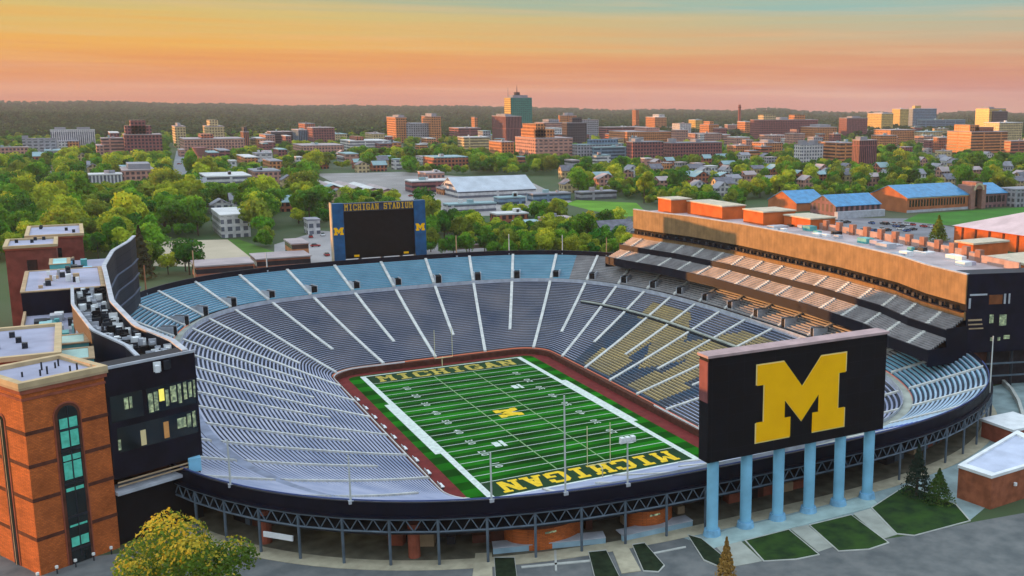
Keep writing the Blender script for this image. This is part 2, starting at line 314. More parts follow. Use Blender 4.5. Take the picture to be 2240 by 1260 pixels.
def polys(name, PP, fn, th, m, parent):            # polygons in a plane given by fn(x,y,h) -> world; each polygon 1 mm proud of the last
    mb = MB()
    for i, P in enumerate(PP):
        e = .0012*i; n = len(P); vs = [fn(x, y, 0) for x, y in P]+[fn(x, y, th+e) for x, y in P]
        a = sum(P[k][0]*P[(k+1) % n][1]-P[(k+1) % n][0]*P[k][1] for k in range(n)); idx = list(range(n)) if a > 0 else list(range(n))[::-1]
        mb.add(vs, [tuple(n+k for k in idx)]+[(idx[k], idx[(k+1) % n], n+idx[(k+1) % n], n+idx[k]) for k in range(n)])
    return mb.build(name, m, parent)
for s in (1, -1):
    wd = 48.0/8*.72
    for i, ch in enumerate('MICHIGAN'):
        x0 = -21.9+i*5.5; f = lambda x, y, h, x0=x0: (s*(x0+x/7*5.0), s*(47.0+y/10*6.6), .021+h) 
        # near end reads from the far end and the far end reads from the near one
        if s > 0: f = lambda x, y, h, x0=x0: (x0+x/7*5.0, 47.0+y/10*6.6, .021+h)
        else: f = lambda x, y, h, x0=x0: (-(x0+x/7*5.0), -(47.0+y/10*6.6), .021+h)
        polys('end_zone_letter', strokes(ch), f, .002, goldturf if s < 0 else mat('dull_gold_turf', (.46, .36, .07), .9, .35, .6), field)  # far letters in a duller gold than the near ones
polys('midfield_emblem', [[(x, y) for x, y in block_m()]], lambda x, y, h: ((y-.5)*6.4, -(x-.56)*6.4, .03+h), .002, goldturf, field)
for i in range(9):
    num = str((10, 20, 30, 40, 50, 40, 30, 20, 10)[i]); y = -36.576+9.144*i
    for s in (-1, 1):
        for j, dgt in enumerate(num):
            cu = bpy.data.curves.new('num', 'FONT'); cu.body = dgt; cu.size = 2.6; cu.align_x = 'CENTER'; cu.align_y = 'CENTER'; cu.offset = .03
            o = bpy.data.objects.new('num', cu); COL.objects.link(o); dg = bpy.context.evaluated_depsgraph_get(); me = bpy.data.meshes.new_from_object(o.evaluated_get(dg)); COL.objects.unlink(o); bpy.data.objects.remove(o)
            me.materials.clear(); me.materials.append(whiteturf); q = bpy.data.objects.new('yard_number', me); COL.objects.link(q)
            q.parent = field; q.location = (s*17.1, y+(j-.5)*2.3*(1 if s > 0 else -1), .024); q.rotation_euler = (0, 0, math.pi/2 if s > 0 else -math.pi/2)
mb2 = [(-8, 25), (8, -25)]
for x, y in ((11.5, 22.86), (-11.5, -22.86)):
    polys('conference_emblem', [[(0, 0), (3.4, 0), (3.4, 1.6), (0, 1.6)], [(-.6, 2.0), (4, 2.0), (4, 2.9), (-.6, 2.9)]], lambda a, b, h: (x+b-1.3, y-a+1.7, .024+h), .002, whiteturf, field)
# field wall
def ringwall(name, Q, t0, t1, n, d0, d1, za, zb, m, parent, fn):
    mb = MB(); T_ = np.linspace(t0, t1, n+1)
    for a, b in zip(T_[:-1], T_[1:]):
        P = [fn(a, d0), fn(b, d0), fn(b, d1), fn(a, d1)]; mb.prism(P, za, zb)
    return mb.build(name, m, parent)

# goal posts
def goalpost(y, s, label):
    g = thing('goal_post', label, 'goal post', (0, y+s*1.6, 0), 'goal posts at the ends of the field')
    mp_ = mat('goal_yellow', (.72, .66, .38), .5, .1)
    for x in (-2.82, 2.82): MB().tube((x, y, 3.05), (x, y, 12.2), .09, n=8).build('upright', mp_, g)
    MB().tube((-2.82, y, 3.05), (2.82, y, 3.05), .10, n=8).build('crossbar', mp_, g)
    mb = MB(); pts = [(0, y+s*1.8, 0), (0, y+s*1.8, 2.2), (0, y+s*1.3, 2.85), (0, y, 3.0)]
    for a, b in zip(pts[:-1], pts[1:]): mb.tube(a, b, .14, n=8)
    mb.build('gooseneck', mp_, g)
goalpost(54.86, 1, 'far goal post, in front of the dark end wall')
goalpost(-54.86, -1, 'near goal post, its uprights crossing the near end zone')

# ------------------------------------------------------------------ the stadium bowl
bowl_o = thing('stadium_bowl', 'huge oval open stadium bowl of pale blue grey bench rows around the green field', 'stadium', (0, -119, ZG))
NROW = 58; K1, K2 = 41, 43; NT = 352
aluU = mat('upper_bench_front', (.20, .47, .60), .5, .3, .15, metal=.1, col2=(.14, .36, .49)); topU = mat('upper_bench_top', (.36, .48, .60), .5, .25, .2, metal=.1)  # blue of the sky on aluminium put into the upper bench colour
aluL = mat('lower_bench_front', (.22, .20, .19), .6, .5, .07, metal=.1, col2=(.065, .085, .12)); topL = mat('lower_bench_top', (.39, .41, .53), .5, .3, .10, metal=.1, col2=(.20, .24, .37))  # fronts darker than tops: row shading put into the bench colours
tread = mat('tread_concrete', (.045, .055, .08), .9, .4, .2)  # gap shade between bench rows put into both dark tread colours
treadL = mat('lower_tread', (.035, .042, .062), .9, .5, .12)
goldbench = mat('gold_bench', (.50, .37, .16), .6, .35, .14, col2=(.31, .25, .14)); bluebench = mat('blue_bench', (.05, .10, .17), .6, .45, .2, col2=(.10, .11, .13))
RW, RM = .715, .515
BM = block_m()
def inpoly(x, y, P):
    c = False; j = len(P)-1
    for i in range(len(P)):
        if (P[i][1] > y) != (P[j][1] > y) and x < (P[j][0]-P[i][0])*(y-P[i][1])/(P[j][1]-P[i][1])+P[i][0]: c = not c
        j = i
    return c
def seatmat(t, r):                                  # the big letter made of gold benches on the right hand stand
    x = (t-.170)/.125*1.12; y = (r-.04)/.60
    if -.12 < x < 1.24 and -.04 < y < 1.06:
        if inpoly(x, y, BM): return 2
        if r < RM-.02: return 3
    return 1
def seating(name, r0, r1, mats, fn):
    mb = MB(); i0, i1 = int(round(r0*NROW)), int(round(r1*NROW)); prof = []
    for i in range(i0, i1):
        a, b = i/NROW, (i+1)/NROW; z0, z1 = zr(a), zr(b); d = b-a
        prof += [(a, z0, 0), (a+.42*d, z0, 0), (a+.43*d, z0+.46, 1), (a+.86*d, z0+.46, 1), (a+.88*d, z1-.02, 0)]
    prof.append((i1/NROW, zr(i1/NROW), 0)); n = len(prof); ts = [k/NT for k in range(NT)]
    I = np.array([on(IQ, t) for t in ts]); O = np.array([on(OQ, t) for t in ts])
    for k in range(NT):
        for r, z, q in prof: p = I[k]*(1-r)+O[k]*r; mb.v.append((p[0], p[1], z))
    for k in range(NT):
        k2 = (k+1) % NT
        for j in range(n-1):
            kind = 1 if j % 5 in (2, 1) else 0
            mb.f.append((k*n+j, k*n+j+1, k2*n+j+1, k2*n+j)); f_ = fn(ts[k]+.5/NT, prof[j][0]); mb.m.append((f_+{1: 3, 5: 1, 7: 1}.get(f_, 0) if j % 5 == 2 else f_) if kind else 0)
    return mb.build(name, mats, bowl_o)
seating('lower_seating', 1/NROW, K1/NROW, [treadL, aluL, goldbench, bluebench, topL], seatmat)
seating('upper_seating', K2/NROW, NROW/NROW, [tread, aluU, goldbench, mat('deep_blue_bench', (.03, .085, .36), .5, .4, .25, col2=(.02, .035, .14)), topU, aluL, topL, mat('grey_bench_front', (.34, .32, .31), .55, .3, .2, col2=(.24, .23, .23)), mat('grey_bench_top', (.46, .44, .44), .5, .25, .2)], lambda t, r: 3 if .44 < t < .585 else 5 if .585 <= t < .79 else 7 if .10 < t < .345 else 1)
def band(name, r0, r1, z0, z1, m, ta=0, tb=1, n=176):
    mb = MB(); T_ = np.linspace(ta, tb, n+1)
    for a, b in zip(T_[:-1], T_[1:]): mb.prism([bowl(a, r0), bowl(b, r0), bowl(b, r1), bowl(a, r1)], z0, z1)
    return mb.build(name, m, bowl_o)
band('walkway', K1/NROW, K2/NROW, zr(K1/NROW)-.6, zr(K1/NROW)+.55, concrete, -.21, .585, 140); band('walkway', K1/NROW, K2/NROW, zr(K1/NROW)-.6, zr(K1/NROW)+.4, mat('blue_grey_walkway', (.25, .28, .37), .85, .3, .3), .585, .79, 40)  # near left stretch toned darker, close to the benches
band('walkway_rail', K1/NROW-.002, K1/NROW-.0005, zr(K1/NROW)-.3, zr(K1/NROW)+1.25, lightgrey, -.21, .56, 140)
band('middle_walkway', RM-.012, RM+.004, zr(RM), zr(RM)+.75, concrete, .115, .335, 80)
band('middle_walkway_wall', RM-.016, RM-.0125, zr(RM)-.2, zr(RM)+.45, dark, .115, .335, 80)
band('field_wall', -.008, 1/NROW, -.1, 1.62, brickdk)
band('field_wall_rail', .004, .007, 1.62, 2.0, white, .30, .97, 120)
NA = 44
aislem = mat('aisle_concrete', (.66, .65, .60), .85, .4, .6, col2=(.46, .47, .46))
for k in range(NA):
    t = -.0025+k/NA; full = (k % 2 == 0)
    for nm, ra, rb in (('lower_aisle', .012 if full else .2, K1/NROW), ('upper_aisle', K2/NROW, .998)):
        mb = MB(); n = 14 if nm[0] == 'l' else 6; w = .48
        for i in range(n):
            r, r2 = ra+(rb-ra)*i/n, ra+(rb-ra)*(i+1)/n; p, q = bowl(t, r), bowl(t, r2); d = (q-p)/np.linalg.norm(q-p); s = np.array([-d[1], d[0]])*w
            z, z2 = zr(r)+.52, zr(r2)+.52
            mb.add([(*(p-s), z), (*(p+s), z), (*(q+s), z2), (*(q-s), z2), (*(p-s), z-.5), (*(p+s), z-.5), (*(q+s), z2-.5), (*(q-s), z2-.5)], [(0, 3, 2, 1), (0, 1, 5, 4), (1, 2, 6, 5), (3, 0, 4, 7), (2, 3, 7, 6)])
        mb.build(nm, aislem, bowl_o)
    if .33 < t < .72: continue
    r = K2/NROW+.008; p, q = bowl(t, r), bowl(t, r+.065); d = (q-p)/np.linalg.norm(q-p); s = np.array([d[1], -d[0]])
    c = (p+q)/2+s*1.75; ln = np.linalg.norm(q-p)/2
    mb = MB(); mb.obox(c, d, s, ln, 1.0, zr(r)-.3, zr(r+.065)+.62, 0)
    mb.obox(c, d, s, ln+.25, .18, zr(r)-.3, zr(r+.065)+.85, 1) if False else None
    for e in (-1.12, 1.12): mb.obox(c+s*e, d, s, ln+.1, .12, zr(r)-.3, zr(r+.065)+.95, 1)
    mb.build('entrance_tunnel', [black, lightgrey], bowl_o)
# rim: parapet, truss and columns
def rim(name, d0, d1, z0, z1, m, ta=0, tb=1, n=200):
    mb = MB(); T_ = np.linspace(ta, tb, n+1)
    for a, b in zip(T_[:-1], T_[1:]): mb.prism([outn(a, d0), outn(b, d0), outn(b, d1), outn(a, d1)], z0, z1)
    return mb.build(name, m, bowl_o)
rim('rim_parapet', .0, .5, 22.8, 25.0, navyseat, .36, .72, 90); rim('far_parapet', .0, .5, 15.6, 26.1, navyseat, -.28, .36, 130)
rim('rim_rail', .1, .22, 25.1, 25.3, mat('blue_rail', (.07, .10, .26), .6, .2), .38, .70, 90)
rim('concourse_soffit', -7, 0, 19.9, 20.2, dark)
TA, TB = .375, .70; NC = 34
mb = MB()
for i in range(NC):
    ta, tb = TA+(TB-TA)*i/NC, TA+(TB-TA)*(i+1)/NC; a, b = outn(ta, .95), outn(tb, .95)
    for z in (20.7, 22.6): mb.tube((*a, z), (*b, z), .16, n=6)
    for j in range(6):
        p, q = a+(b-a)*j/6, a+(b-a)*(j+1)/6; mb.tube((*p, 20.7 if j % 2 else 22.6), (*q, 22.6 if j % 2 else 20.7), .10, n=5)
mb.build('rim_truss', steel, bowl_o)
mb = MB()
for i in range(NC):
    ta, tb = TA+(TB-TA)*i/NC, TA+(TB-TA)*(i+1)/NC; mb.prism([outn(ta, .5), outn(tb, .5), outn(tb, 1.2), outn(ta, 1.2)], 22.75, 22.95)
mb.build('truss_roof', navyseat, bowl_o)
for i in range(NC+1):
    p = outn(TA+(TB-TA)*i/NC, .95); MB().tube((*p, ZG), (*p, 22.7), .22, n=8).build('column', steel, bowl_o)
mb = MB(); T_ = np.linspace(0, 1, 161)
for a, b in zip(T_[:-1], T_[1:]): mb.prism([outn(a, -9.3), outn(b, -9.3), outn(b, -9), outn(a, -9)], ZG-1, 19.6)
mb.build('concourse_wall', gridmat('concourse_wall', (.055, .04, .03), (.010, .010, .012), 3.1, 2.6, .28, .8, .3, jitter=.7), bowl_o)
struct(ringwall('concourse_floor', None, 0, 1, 200, -.6, 2.6, ZG-.3, ZG+.12, paver, None, lambda t, d: outn(t, d)))
struct(ringwall('concourse_floor', None, 0, 1, 200, -9, -.6, ZG-.3, ZG+.10, mat('paving_painted_shade', (.13, .12, .085), .9, .4, .4), None, lambda t, d: outn(t, d)))  # shade under the stands put into a darker floor colour
# lit stalls and a white sign under the stands
for i, (t, zc) in enumerate(((.6065, 17), (.6, 17.2), (.5935, 17), (.63, 19.2), (.642, 18.8), (.655, 18.9), (.622, 18.6))):
    p, q = outn(t-.0022, -8.85), outn(t+.0022, -8.85); d = (q-p)/np.linalg.norm(q-p); mb = MB(); nn = np.array([-d[1], d[0]])
    mb.obox((p+q)/2+nn*.12, d, nn, np.linalg.norm(q-p)/2, .1, zc-.8, zc+.8); mb.build('lit_stall', mat('stall_glow', (.4, .4, .3), .5, .5, 2.5, emit=((.75, .72, .45), .35)), bowl_o)
p, q = outn(.604, 1.2), outn(.6145, 1.2); d = (q-p)/np.linalg.norm(q-p); nn = np.array([-d[1], d[0]]); mb = MB(); mb.obox((p+q)/2, d, nn, 2.6, .12, 18.3, 19.1); mb.build('white_sign_board', white, bowl_o)
for i in range(46):
    t = random.uniform(.40, .675); p, q = outn(t-.0012, -6.5), outn(t+.0012, -6.5); d = (q-p)/np.linalg.norm(q-p); h = random.uniform(1.2, 3.2); mb = MB(); mb.obox((p+q)/2, d, np.array([-d[1], d[0]]), random.uniform(.5, 2.2), random.uniform(.4, 1.2), ZG, ZG+h); mb.build('concourse_stand', random.choice([black, dark, brickdk, brickred, steel, tealroof, stone]), bowl_o)
for i in range(26):
    p = outn(random.uniform(.40, .675), -5.8); z = random.uniform(17.4, 19.2); MB().box(p[0]-.35, p[0]+.35, p[1]-.35, p[1]+.35, z, z+.3).build('concourse_lamp', MATS['stall_glow'], bowl_o)
for t in (.6165, .5815):
    p = outn(t, -2); MB().tube((*p, ZG), (*p, 20.9), .9, n=12).build('brick_pier', brickred, bowl_o)
# brick ticket drums
for u, v, r, lb in ((1190, 1176, 6.3, 'wide round brick drum under the rim, left of the smaller one'), (1420, 1148, 3.9, 'smaller round brick drum under the rim, beside the big board')):
    x, y = at(u, v, ZG); g = thing('brick_drum', lb, 'kiosk', (x, y, ZG), 'round brick drums under the rim')
    mb = MB(); mb.prism([(x+r*math.cos(a), y+r*.72*math.sin(a)) for a in np.linspace(0, 2*math.pi, 40)[:-1]], ZG, 19.0); mb.build('wall', brick, g)
    mb = MB(); mb.prism([(x+(r+.15)*math.cos(a), y+(r*.72+.15)*math.sin(a)) for a in np.linspace(0, 2*math.pi, 40)[:-1]], 19.0, 19.4); mb.build('cap', brickdk, g)
    mb = MB(); q = -1.7; mb.obox((x+r*math.cos(q)*1.01, y+r*.72*math.sin(q)*1.01), (1, 0), (0, 1), .9, .08, 18.2, 18.45); mb.build('lamp', litwin, g)

# ------------------------------------------------------------------ score boards
g = thing('scoreboard', 'huge dark board with a gold slab letter on six pale blue pillars', 'scoreboard', (2.2, -123, ZG))
Y0, Y1, X0, X1, Z0, Z1 = -124.3, -121.7, -15.6, 19.5, 28.0, 44.5
MB().box(X0, X1, Y0, Y1, Z0, Z1).build('board', gridmat('board_panel', (.009, .010, .016), (.003, .0035, .007), 2.9, 2.7, .03, .7, .7, jitter=.5), g)
mb = MB(); mb.box(X0-.3, X1+.3, Y0-.25, Y1+.25, Z1, Z1+.4); mb.build('coping', mat('pinkish_coping', (.42, .30, .30), .7, .2), g)
mb = MB(); mb.box(X0-.12, X0, Y0+.1, Y1-.1, 37.5, Z1-.6); mb.build('side_panel', mat('maroon_panel', (.20, .07, .07), .7, .2), g)
mx0, mx1, mz0, mz1 = -6.75, 10.75, 29.9, 42.3
gm = [[(x/1.12, y) for x, y in block_m()]]
polys('board_emblem_edge', [[(.5+(x-.5)*1.025, .5+(y-.5)*1.03) for x, y in gm[0]]], lambda x, y, h: (mx0+(mx1-mx0)*x, Y0-.02-h, mz0+(mz1-mz0)*y), .08, mat('pale_gold', (.85, .66, .25), .5, .1), g)
polys('board_emblem', gm, lambda x, y, h: (mx0+(mx1-mx0)*x, Y0-.06-h, mz0+(mz1-mz0)*y), .1, goldp, g)
for i in range(6):
    x = -13.7+i*6.3; y = -122.9; pl = MB().tube((x, y, ZG+.9), (x, y, Z0), .92, .92, 24).build('pillar', skyblue, g)
    mb = MB(); mb.tube((x, y, ZG), (x, y, ZG+1.0), 1.45, 1.25, 24); b = mb.build('base', mat('pillar_base_blue', (.20, .42, .60), .6, .25, .8), g)
g = thing('scoreboard', 'dark video screen with blue side panels and gold letters beyond the far stand', 'scoreboard', (0, 124, ZG))
MB().box(-13.4, 11.9, 123, 125.4, 26, 43.0).build('screen', screen, g)
for x0, x1 in ((-17.4, -13.5), (12.0, 16.2)):
    p = MB().box(x0, x1, 122.7, 125.6, 25.2, 46.0).build('side_panel', pillar_blue, g)
    polys('emblem', [[(a/1.12, b) for a, b in block_m()]], lambda a, b, h, x0=x0, x1=x1: ((x0+x1)/2-1.7+3.4*a, 122.68-h, 34.8+2.7*b), .06, goldp, g)
MB().box(-17.75, -17.42, 122.6, 125.7, 22, 46.3).build('edge_trim', mat('tan_trim', (.45, .38, .28), .7, .2), g)
MB().box(-13.4, 11.9, 122.9, 125.4, 43.05, 45.9).build('header', mat('header_navy', (.03, .04, .08), .5, .3), g)
words = 'MICHIGAN STADIUM'
for i, ch in enumerate(words):
    if ch != ' ': polys('header_letter', strokes(ch), lambda a, b, h, i=i: (-13.1+i*1.56+a/7*1.36, 122.87-h, 43.35+b/10*2.3), .08, mat('dull_gold', (.62, .36, .03), .6, .2, .6), g)
for x in (-9.5, 8.5): MB().box(x-.9, x+.9, 122.6, 122.9, 26.6, 27.3).build('emblem_plate', goldp, g)
for x in (-15.5, -8, 0, 7, 14): MB().tube((x, 124.4, ZG), (x, 124.4, 26), .6, n=10).build('leg', steel, g)

# ------------------------------------------------------------------ the two side buildings
FP = [(82, -82), (84, -67), (88.5, -52), (91.3, -25), (91.3, 25), (88.5, 52), (84, 70), (82, 82)]
def FX(y):
    ys = [p[1] for p in FP]; return float(np.interp(y, ys, [p[0] for p in FP]))
def side_building(g, sg, facm, roofm, soffitm):
    Y = np.linspace(-82 if sg > 0 else -76, 82, 56)
    def strip(name, d0, d1, z0, z1, m, y0=-82, y1=82, parent=g):
        mb = MB(); Yk = [y for y in Y if y0 <= y <= y1]
        for a, b in zip(Yk[:-1], Yk[1:]): mb.prism([(sg*(FX(a)+d0), a), (sg*(FX(b)+d0), b), (sg*(FX(b)+d1), b), (sg*(FX(a)+d1), a)], z0, z1)
        return mb.build(name, m, parent)
    def deck(name, d0, d1, z0, z1, nrow, m):
        mb = MB(); 
        for i in range(nrow):
            a0, a1 = d0+(d1-d0)*i/nrow, d0+(d1-d0)*(i+1)/nrow; z = z0+(z1-z0)*i/nrow; zz = (z1-z0)/nrow
            for ya, yb in zip(Y[:-1], Y[1:]):
                P = lambda d, y, z: (sg*(FX(y)+d), y, z); am = a0+(a1-a0)*.55
                mb.quad(P(a0, ya, z), P(a0, yb, z), P(am, yb, z), P(am, ya, z), 0)
                mb.quad(P(am, ya, z), P(am, yb, z), P(am, yb, z+zz+.35), P(am, ya, z+zz+.35), 1)
                mb.quad(P(am, ya, z+zz+.35), P(am, yb, z+zz+.35), P(a1, yb, z+zz+.35), P(a1, ya, z+zz+.35), 1)
                mb.quad(P(a1, ya, z+zz+.35), P(a1, yb, z+zz+.35), P(a1, yb, z+zz), P(a1, ya, z+zz), 0)
        o = mb.build(name, [tread, m], g)
        for y in np.linspace(-74, 76, 15):
            mb = MB(); n = nrow
            for i in range(n):
                a0, a1 = d0+(d1-d0)*i/n, d0+(d1-d0)*(i+1)/n; z = z0+(z1-z0)*(i+1)/n+.45
                mb.prism([(sg*(FX(y)+a0), y-.5), (sg*(FX(y)+a1), y-.5), (sg*(FX(y)+a1), y+.5), (sg*(FX(y)+a0), y+.5)], z-.7, z)
            mb.build('deck_aisle', aislem, g)
        return o
    dm = mat('deck_bench', (.30, .29, .30), .55, .3, .3, metal=.15)
    if sg < 0:
        strip('front_wall', -.2, .5, 23.5, 43.1, facm); strip('coping', -.35, .55, 43.1, 43.4, lightgrey); strip('core', .6, 12.5, ZG, 36.8, brickdk)
        for z in (28, 32.2, 36.4): strip('front_ledge', -.6, -.2, z, z+.3, mat('ledge_grey', (.09, .11, .16), .6, .2))
        return strip
    strip('lower_fascia', -11.6, -11.2, 23.9, 26.5, soffitm); deck('lower_deck', -11.2, -5.6, 25.9, 28.4, 8, dm)
    strip('upper_fascia', -5.9, -5.5, 28.2, 30.6, soffitm); deck('upper_deck', -5.5, -.6, 30.0, 32.6, 7, dm)
    strip('deck_floor', -11.2, 0, 23.6, 23.9, dark); strip('upper_floor', -5.5, 0, 27.9, 28.2, dark)
    for y in (-82, 82):
        y2 = y-.4 if y < 0 else y+.4; MB().prism([(sg*(FX(y)-11.6), y), (sg*(FX(y)+.5), y), (sg*(FX(y)+.5), y2), (sg*(FX(y)-11.6), y2)], 22.6, 26.6).build('deck_end_wall', soffitm, g); MB().prism([(sg*(FX(y)-5.9), y), (sg*(FX(y)+.5), y), (sg*(FX(y)+.5), y2), (sg*(FX(y)-5.9), y2)], 26.6, 31).build('deck_end_wall', soffitm, g)
    strip('suite_wall', -.5, .3, 32.4, 34.3, facm); strip('suite_ledge', -1.6, -.5, 34.3, 34.6, soffitm)
    for y in np.linspace(-78, 78, 40):
        mb = MB(); mb.prism([(sg*(FX(y)-1.3), y-.45), (sg*(FX(y)-.6), y-.45), (sg*(FX(y)-.6), y+.45), (sg*(FX(y)-1.3), y+.45)], 34.6, 35.5); mb.build('suite_seat', dark, g)
    strip('window_recess', .2, .6, 34.3, 36.2, black)
    strip('upper_facade', -.3, .5, 36.2, 43.1, facm); strip('coping', -.35, .55, 43.1, 43.4, lightgrey)
    strip('core', .6, 12.5, ZG, 36.8, brickdk)
    return strip
# ---- right hand building (lit by the low sun)
ge = thing('stadium_building', 'long curved stand building with tan upper facade on the right side of the bowl', 'building', (100, 0, ZG), 'long buildings along the sides of the bowl')
facE = gridmat('tan_facade', (.19, .115, .055), (.27, .165, .075), 1.5, 7.2, .05, .7, .55, jitter=.08)
strip = side_building(ge, 1, facE, roofgrey, navyseat)
strip('roof', .6, 19, 42.0, 42.4, mat('pink_white_roof', (.46, .38, .38), .85, .3, .12)); strip('inner_wall', 12.5, 19, 20, 42, brickdk)
mb = MB()
for i in range(34):
    y = -78+i*4.6; x = FX(y)+18.6; mb.box(x-.35, x+.35, y-2.3, y+2.3, 42.4, 44.4)
mb.build('back_parapet', mat('pinkish_parapet', (.44, .30, .26), .85, .2), ge)
for i in range(22):
    y = -66+i*6.4; x = FX(y)+18.4; MB().box(x-.9, x+.6, y-.9, y+.9, 42.4, 45.6).build('parapet_pier', mat('pier_brick', (.34, .17, .12), .9, .2), ge)
for x0, x1, y0, y1, z1 in ((90.6, 99, 69.5, 79, 47.2), (96, 105.5, 44, 67, 46.8), (99, 112, 24, 35.5, 46.6), (106, 116, 8, 22, 45.6)):
    b = MB().box(x0, x1, y0, y1, 42.4, z1).build('roof_block', hallwall, ge); MB().box(x0-.3, x1+.3, y0-.3, y1+.3, z1, z1+.4).build('roof_slab', mat('cream_slab', (.55, .48, .36), .8, .2), ge)
for i in range(26):
    y = random.uniform(-74, 24); x = FX(y)+random.uniform(3, 15); s = random.uniform(.6, 1.8)
    MB().box(x-s, x+s, y-s*1.3, y+s*1.3, 42.4, 42.4+random.uniform(.5, 1.6)).build('roof_unit', random.choice([white, lightgrey, dark, teal, roofgrey]), ge)
# near end wall
pe = np.array([82.05, -82.2]); qe = np.array([101, -88.]); de = (qe-pe)/np.linalg.norm(qe-pe); ne = np.array([de[1], -de[0]])
mb = MB(); mb.prism([pe, qe, qe-ne*6, pe-ne*6], 24.5, 43.3); mb.build('end_wall', navy, ge)
def onwall(p0, d, nrm, a, z, off): q = p0+d*a+nrm*off; return (q[0], q[1], z)
def wallrect(name, p0, d, nrm, a0, a1, z0, z1, off, m, g, th=.1):
    mb = MB(); P = [onwall(p0, d, nrm, a, z, o) for o in (off-th, off) for a, z in ((a0, z0), (a1, z0), (a1, z1), (a0, z1))]
    mb.add(P, [(0, 1, 2, 3), (4, 5, 6, 7), (0, 1, 5, 4), (1, 2, 6, 5), (2, 3, 7, 6), (3, 0, 4, 7)]); return mb.build(name, m, g)
for a0, a1, z0, z1, m in ((.6, 5, 38.2, 38.6, lightgrey), (5.6, 9, 36, 38.2, mat('rust_glass', (.2, .07, .03), .3, .3)), (.4, .9, 35.2, 37.6, lightgrey), (9.4, 9.9, 36, 38.4, lightgrey), (10.6, 11, 36, 38.4, lightgrey), (.5, 4, 32.2, 32.6, stone), (.6, 4.2, 31.2, 31.5, stone), (.8, 4.5, 30.2, 30.5, stone), (6, 7, 31.5, 33.5, litwin), (8.6, 10.4, 30.8, 33.4, litwin), (6.5, 7.3, 27.2, 28, litwin), (8.4, 9.1, 27.2, 28, litwin), (10, 11.5, 27.5, 28.4, litwin)):
    wallrect('end_window', pe, de, ne, a0, a1, z0, z1, .13, m, ge)  # window shapes, some glowing, put in for illegible marks on this wall
for a in (1, 7, 13, 18): p = pe+de*a-ne*1; MB().tube((*p, ZG), (*p, 24.5), .45, n=8).build('support_post', dark, ge)
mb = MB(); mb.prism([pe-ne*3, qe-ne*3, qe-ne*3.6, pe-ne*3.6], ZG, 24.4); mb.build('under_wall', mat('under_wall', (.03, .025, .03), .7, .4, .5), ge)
for z in (18.5, 21.5): wallrect('under_beam', pe, de, ne, 0, 19, z, z+.35, .4, steel, ge, .3)

# ---- left hand building: navy glass front, brick towers at its ends, cluttered roofs
gw = thing('stadium_building', 'long curved stand building with navy end wall and cluttered roofs left of the bowl', 'building', (-100, 0, ZG), 'long buildings along the sides of the bowl')
facW = gridmat('navy_glass', (.012, .016, .03), (.005, .008, .020), 2.2, 2.4, .05, .7, .5)
strip = side_building(gw, -1, facW, roofgrey, navyseat)
strip('low_roof', .6, 16, 36.8, 37.2, mat('lilac_roof', (.36, .36, .46), .85, .2, .15)); strip('back_wall', 12.5, 16, ZG, 36.8, brick); strip('back_parapet', 15.6, 16.1, 37.2, 38.3, stone)
strip('front_parapet_inner', 6.6, 7.0, 37.2, 43.0, navy, -82, -1); strip('trough_floor', .5, 6.6, 41.2, 41.5, dark, -82, -1); strip('inner_coping', 6.5, 7.1, 43.0, 43.3, lightgrey, -82, -1)
for i in range(99):                                  # light and dark gear packed in the roof trough behind the front parapet
    y = -81+i*1.22+random.uniform(-.3, .3)
    if y > -3: y = random.uniform(-74, -5)
    x = -(FX(y)+random.uniform(1.1, 6.1)); s = random.uniform(.2, .5)
    mb = MB(); mb.box(x-s, x+s, y-s, y+s, 41.5, 42.0+random.uniform(.2, .9)); mb.box(x-s*1.6, x+s*1.6, y+s, y+s+.2, 41.5, 42.6+random.uniform(0, .5)); mb.build('roof_gear', (white, dark, lightgrey, black)[i % 4], gw)
def roofbox(name, x0, x1, y0, y1, z0, z1, mw, mr, parapet=.0):
    o = MB().box(x0, x1, y0, y1, z0, z1).build(name, mw, gw)
    if parapet:
        mb = MB(); w = .7
        mb.box(x0-.15, x1+.15, y0-.15, y0+w, z1, z1+parapet); mb.box(x0-.15, x1+.15, y1-w, y1+.15, z1, z1+parapet); mb.box(x0-.15, x0+w, y0+w, y1-w, z1, z1+parapet); mb.box(x1-w, x1+.15, y0+w, y1-w, z1, z1+parapet); mb.build('roof_parapet', stone, gw)
    MB().box(x0+.75, x1-.75, y0+.75, y1-.75, z1, z1+.12).build('roof_slab', mr, gw); return o
roofbox('penthouse', -107.5, -92.0, -.5, 30, 37.2, 42.2, navy, mat('lilac_roof', ()), .25)
roofbox('plant_room', -103, -96, -49, -41, 37.2, 40.4, teal, mat('mint_roof', (.38, .56, .50), .6, .15), .2)
roofbox('plant_room', -102.5, -95.5, -64, -55, 37.2, 40.8, teal, mat('mint_roof', ()), .2)
roofbox('plant_room', -103, -98.5, 47, 58, 37.2, 41.2, teal, tealroof, .15)
for i in range(30):
    y = random.uniform(-36, -6); x = random.uniform(-104.5, -96.5); s = random.uniform(.4, 1.2); h = random.uniform(.5, 1.9); MB().box(x-s, x+s, y-s*1.5, y+s*1.5, 37.2, 37.2+h).build('roof_unit', random.choice([white, lightgrey, teal, tealroof, dark]), gw)
for i in range(18):
    y = random.uniform(3, 27); x = random.uniform(-104, -97); s = random.uniform(.25, .7); mb = MB(); mb.box(x-s, x+s, y-s, y+s, 42.3, 42.3+random.uniform(.5, 1.8)); mb.build('roof_unit', random.choice([white, lightgrey, stone, dark]), gw)
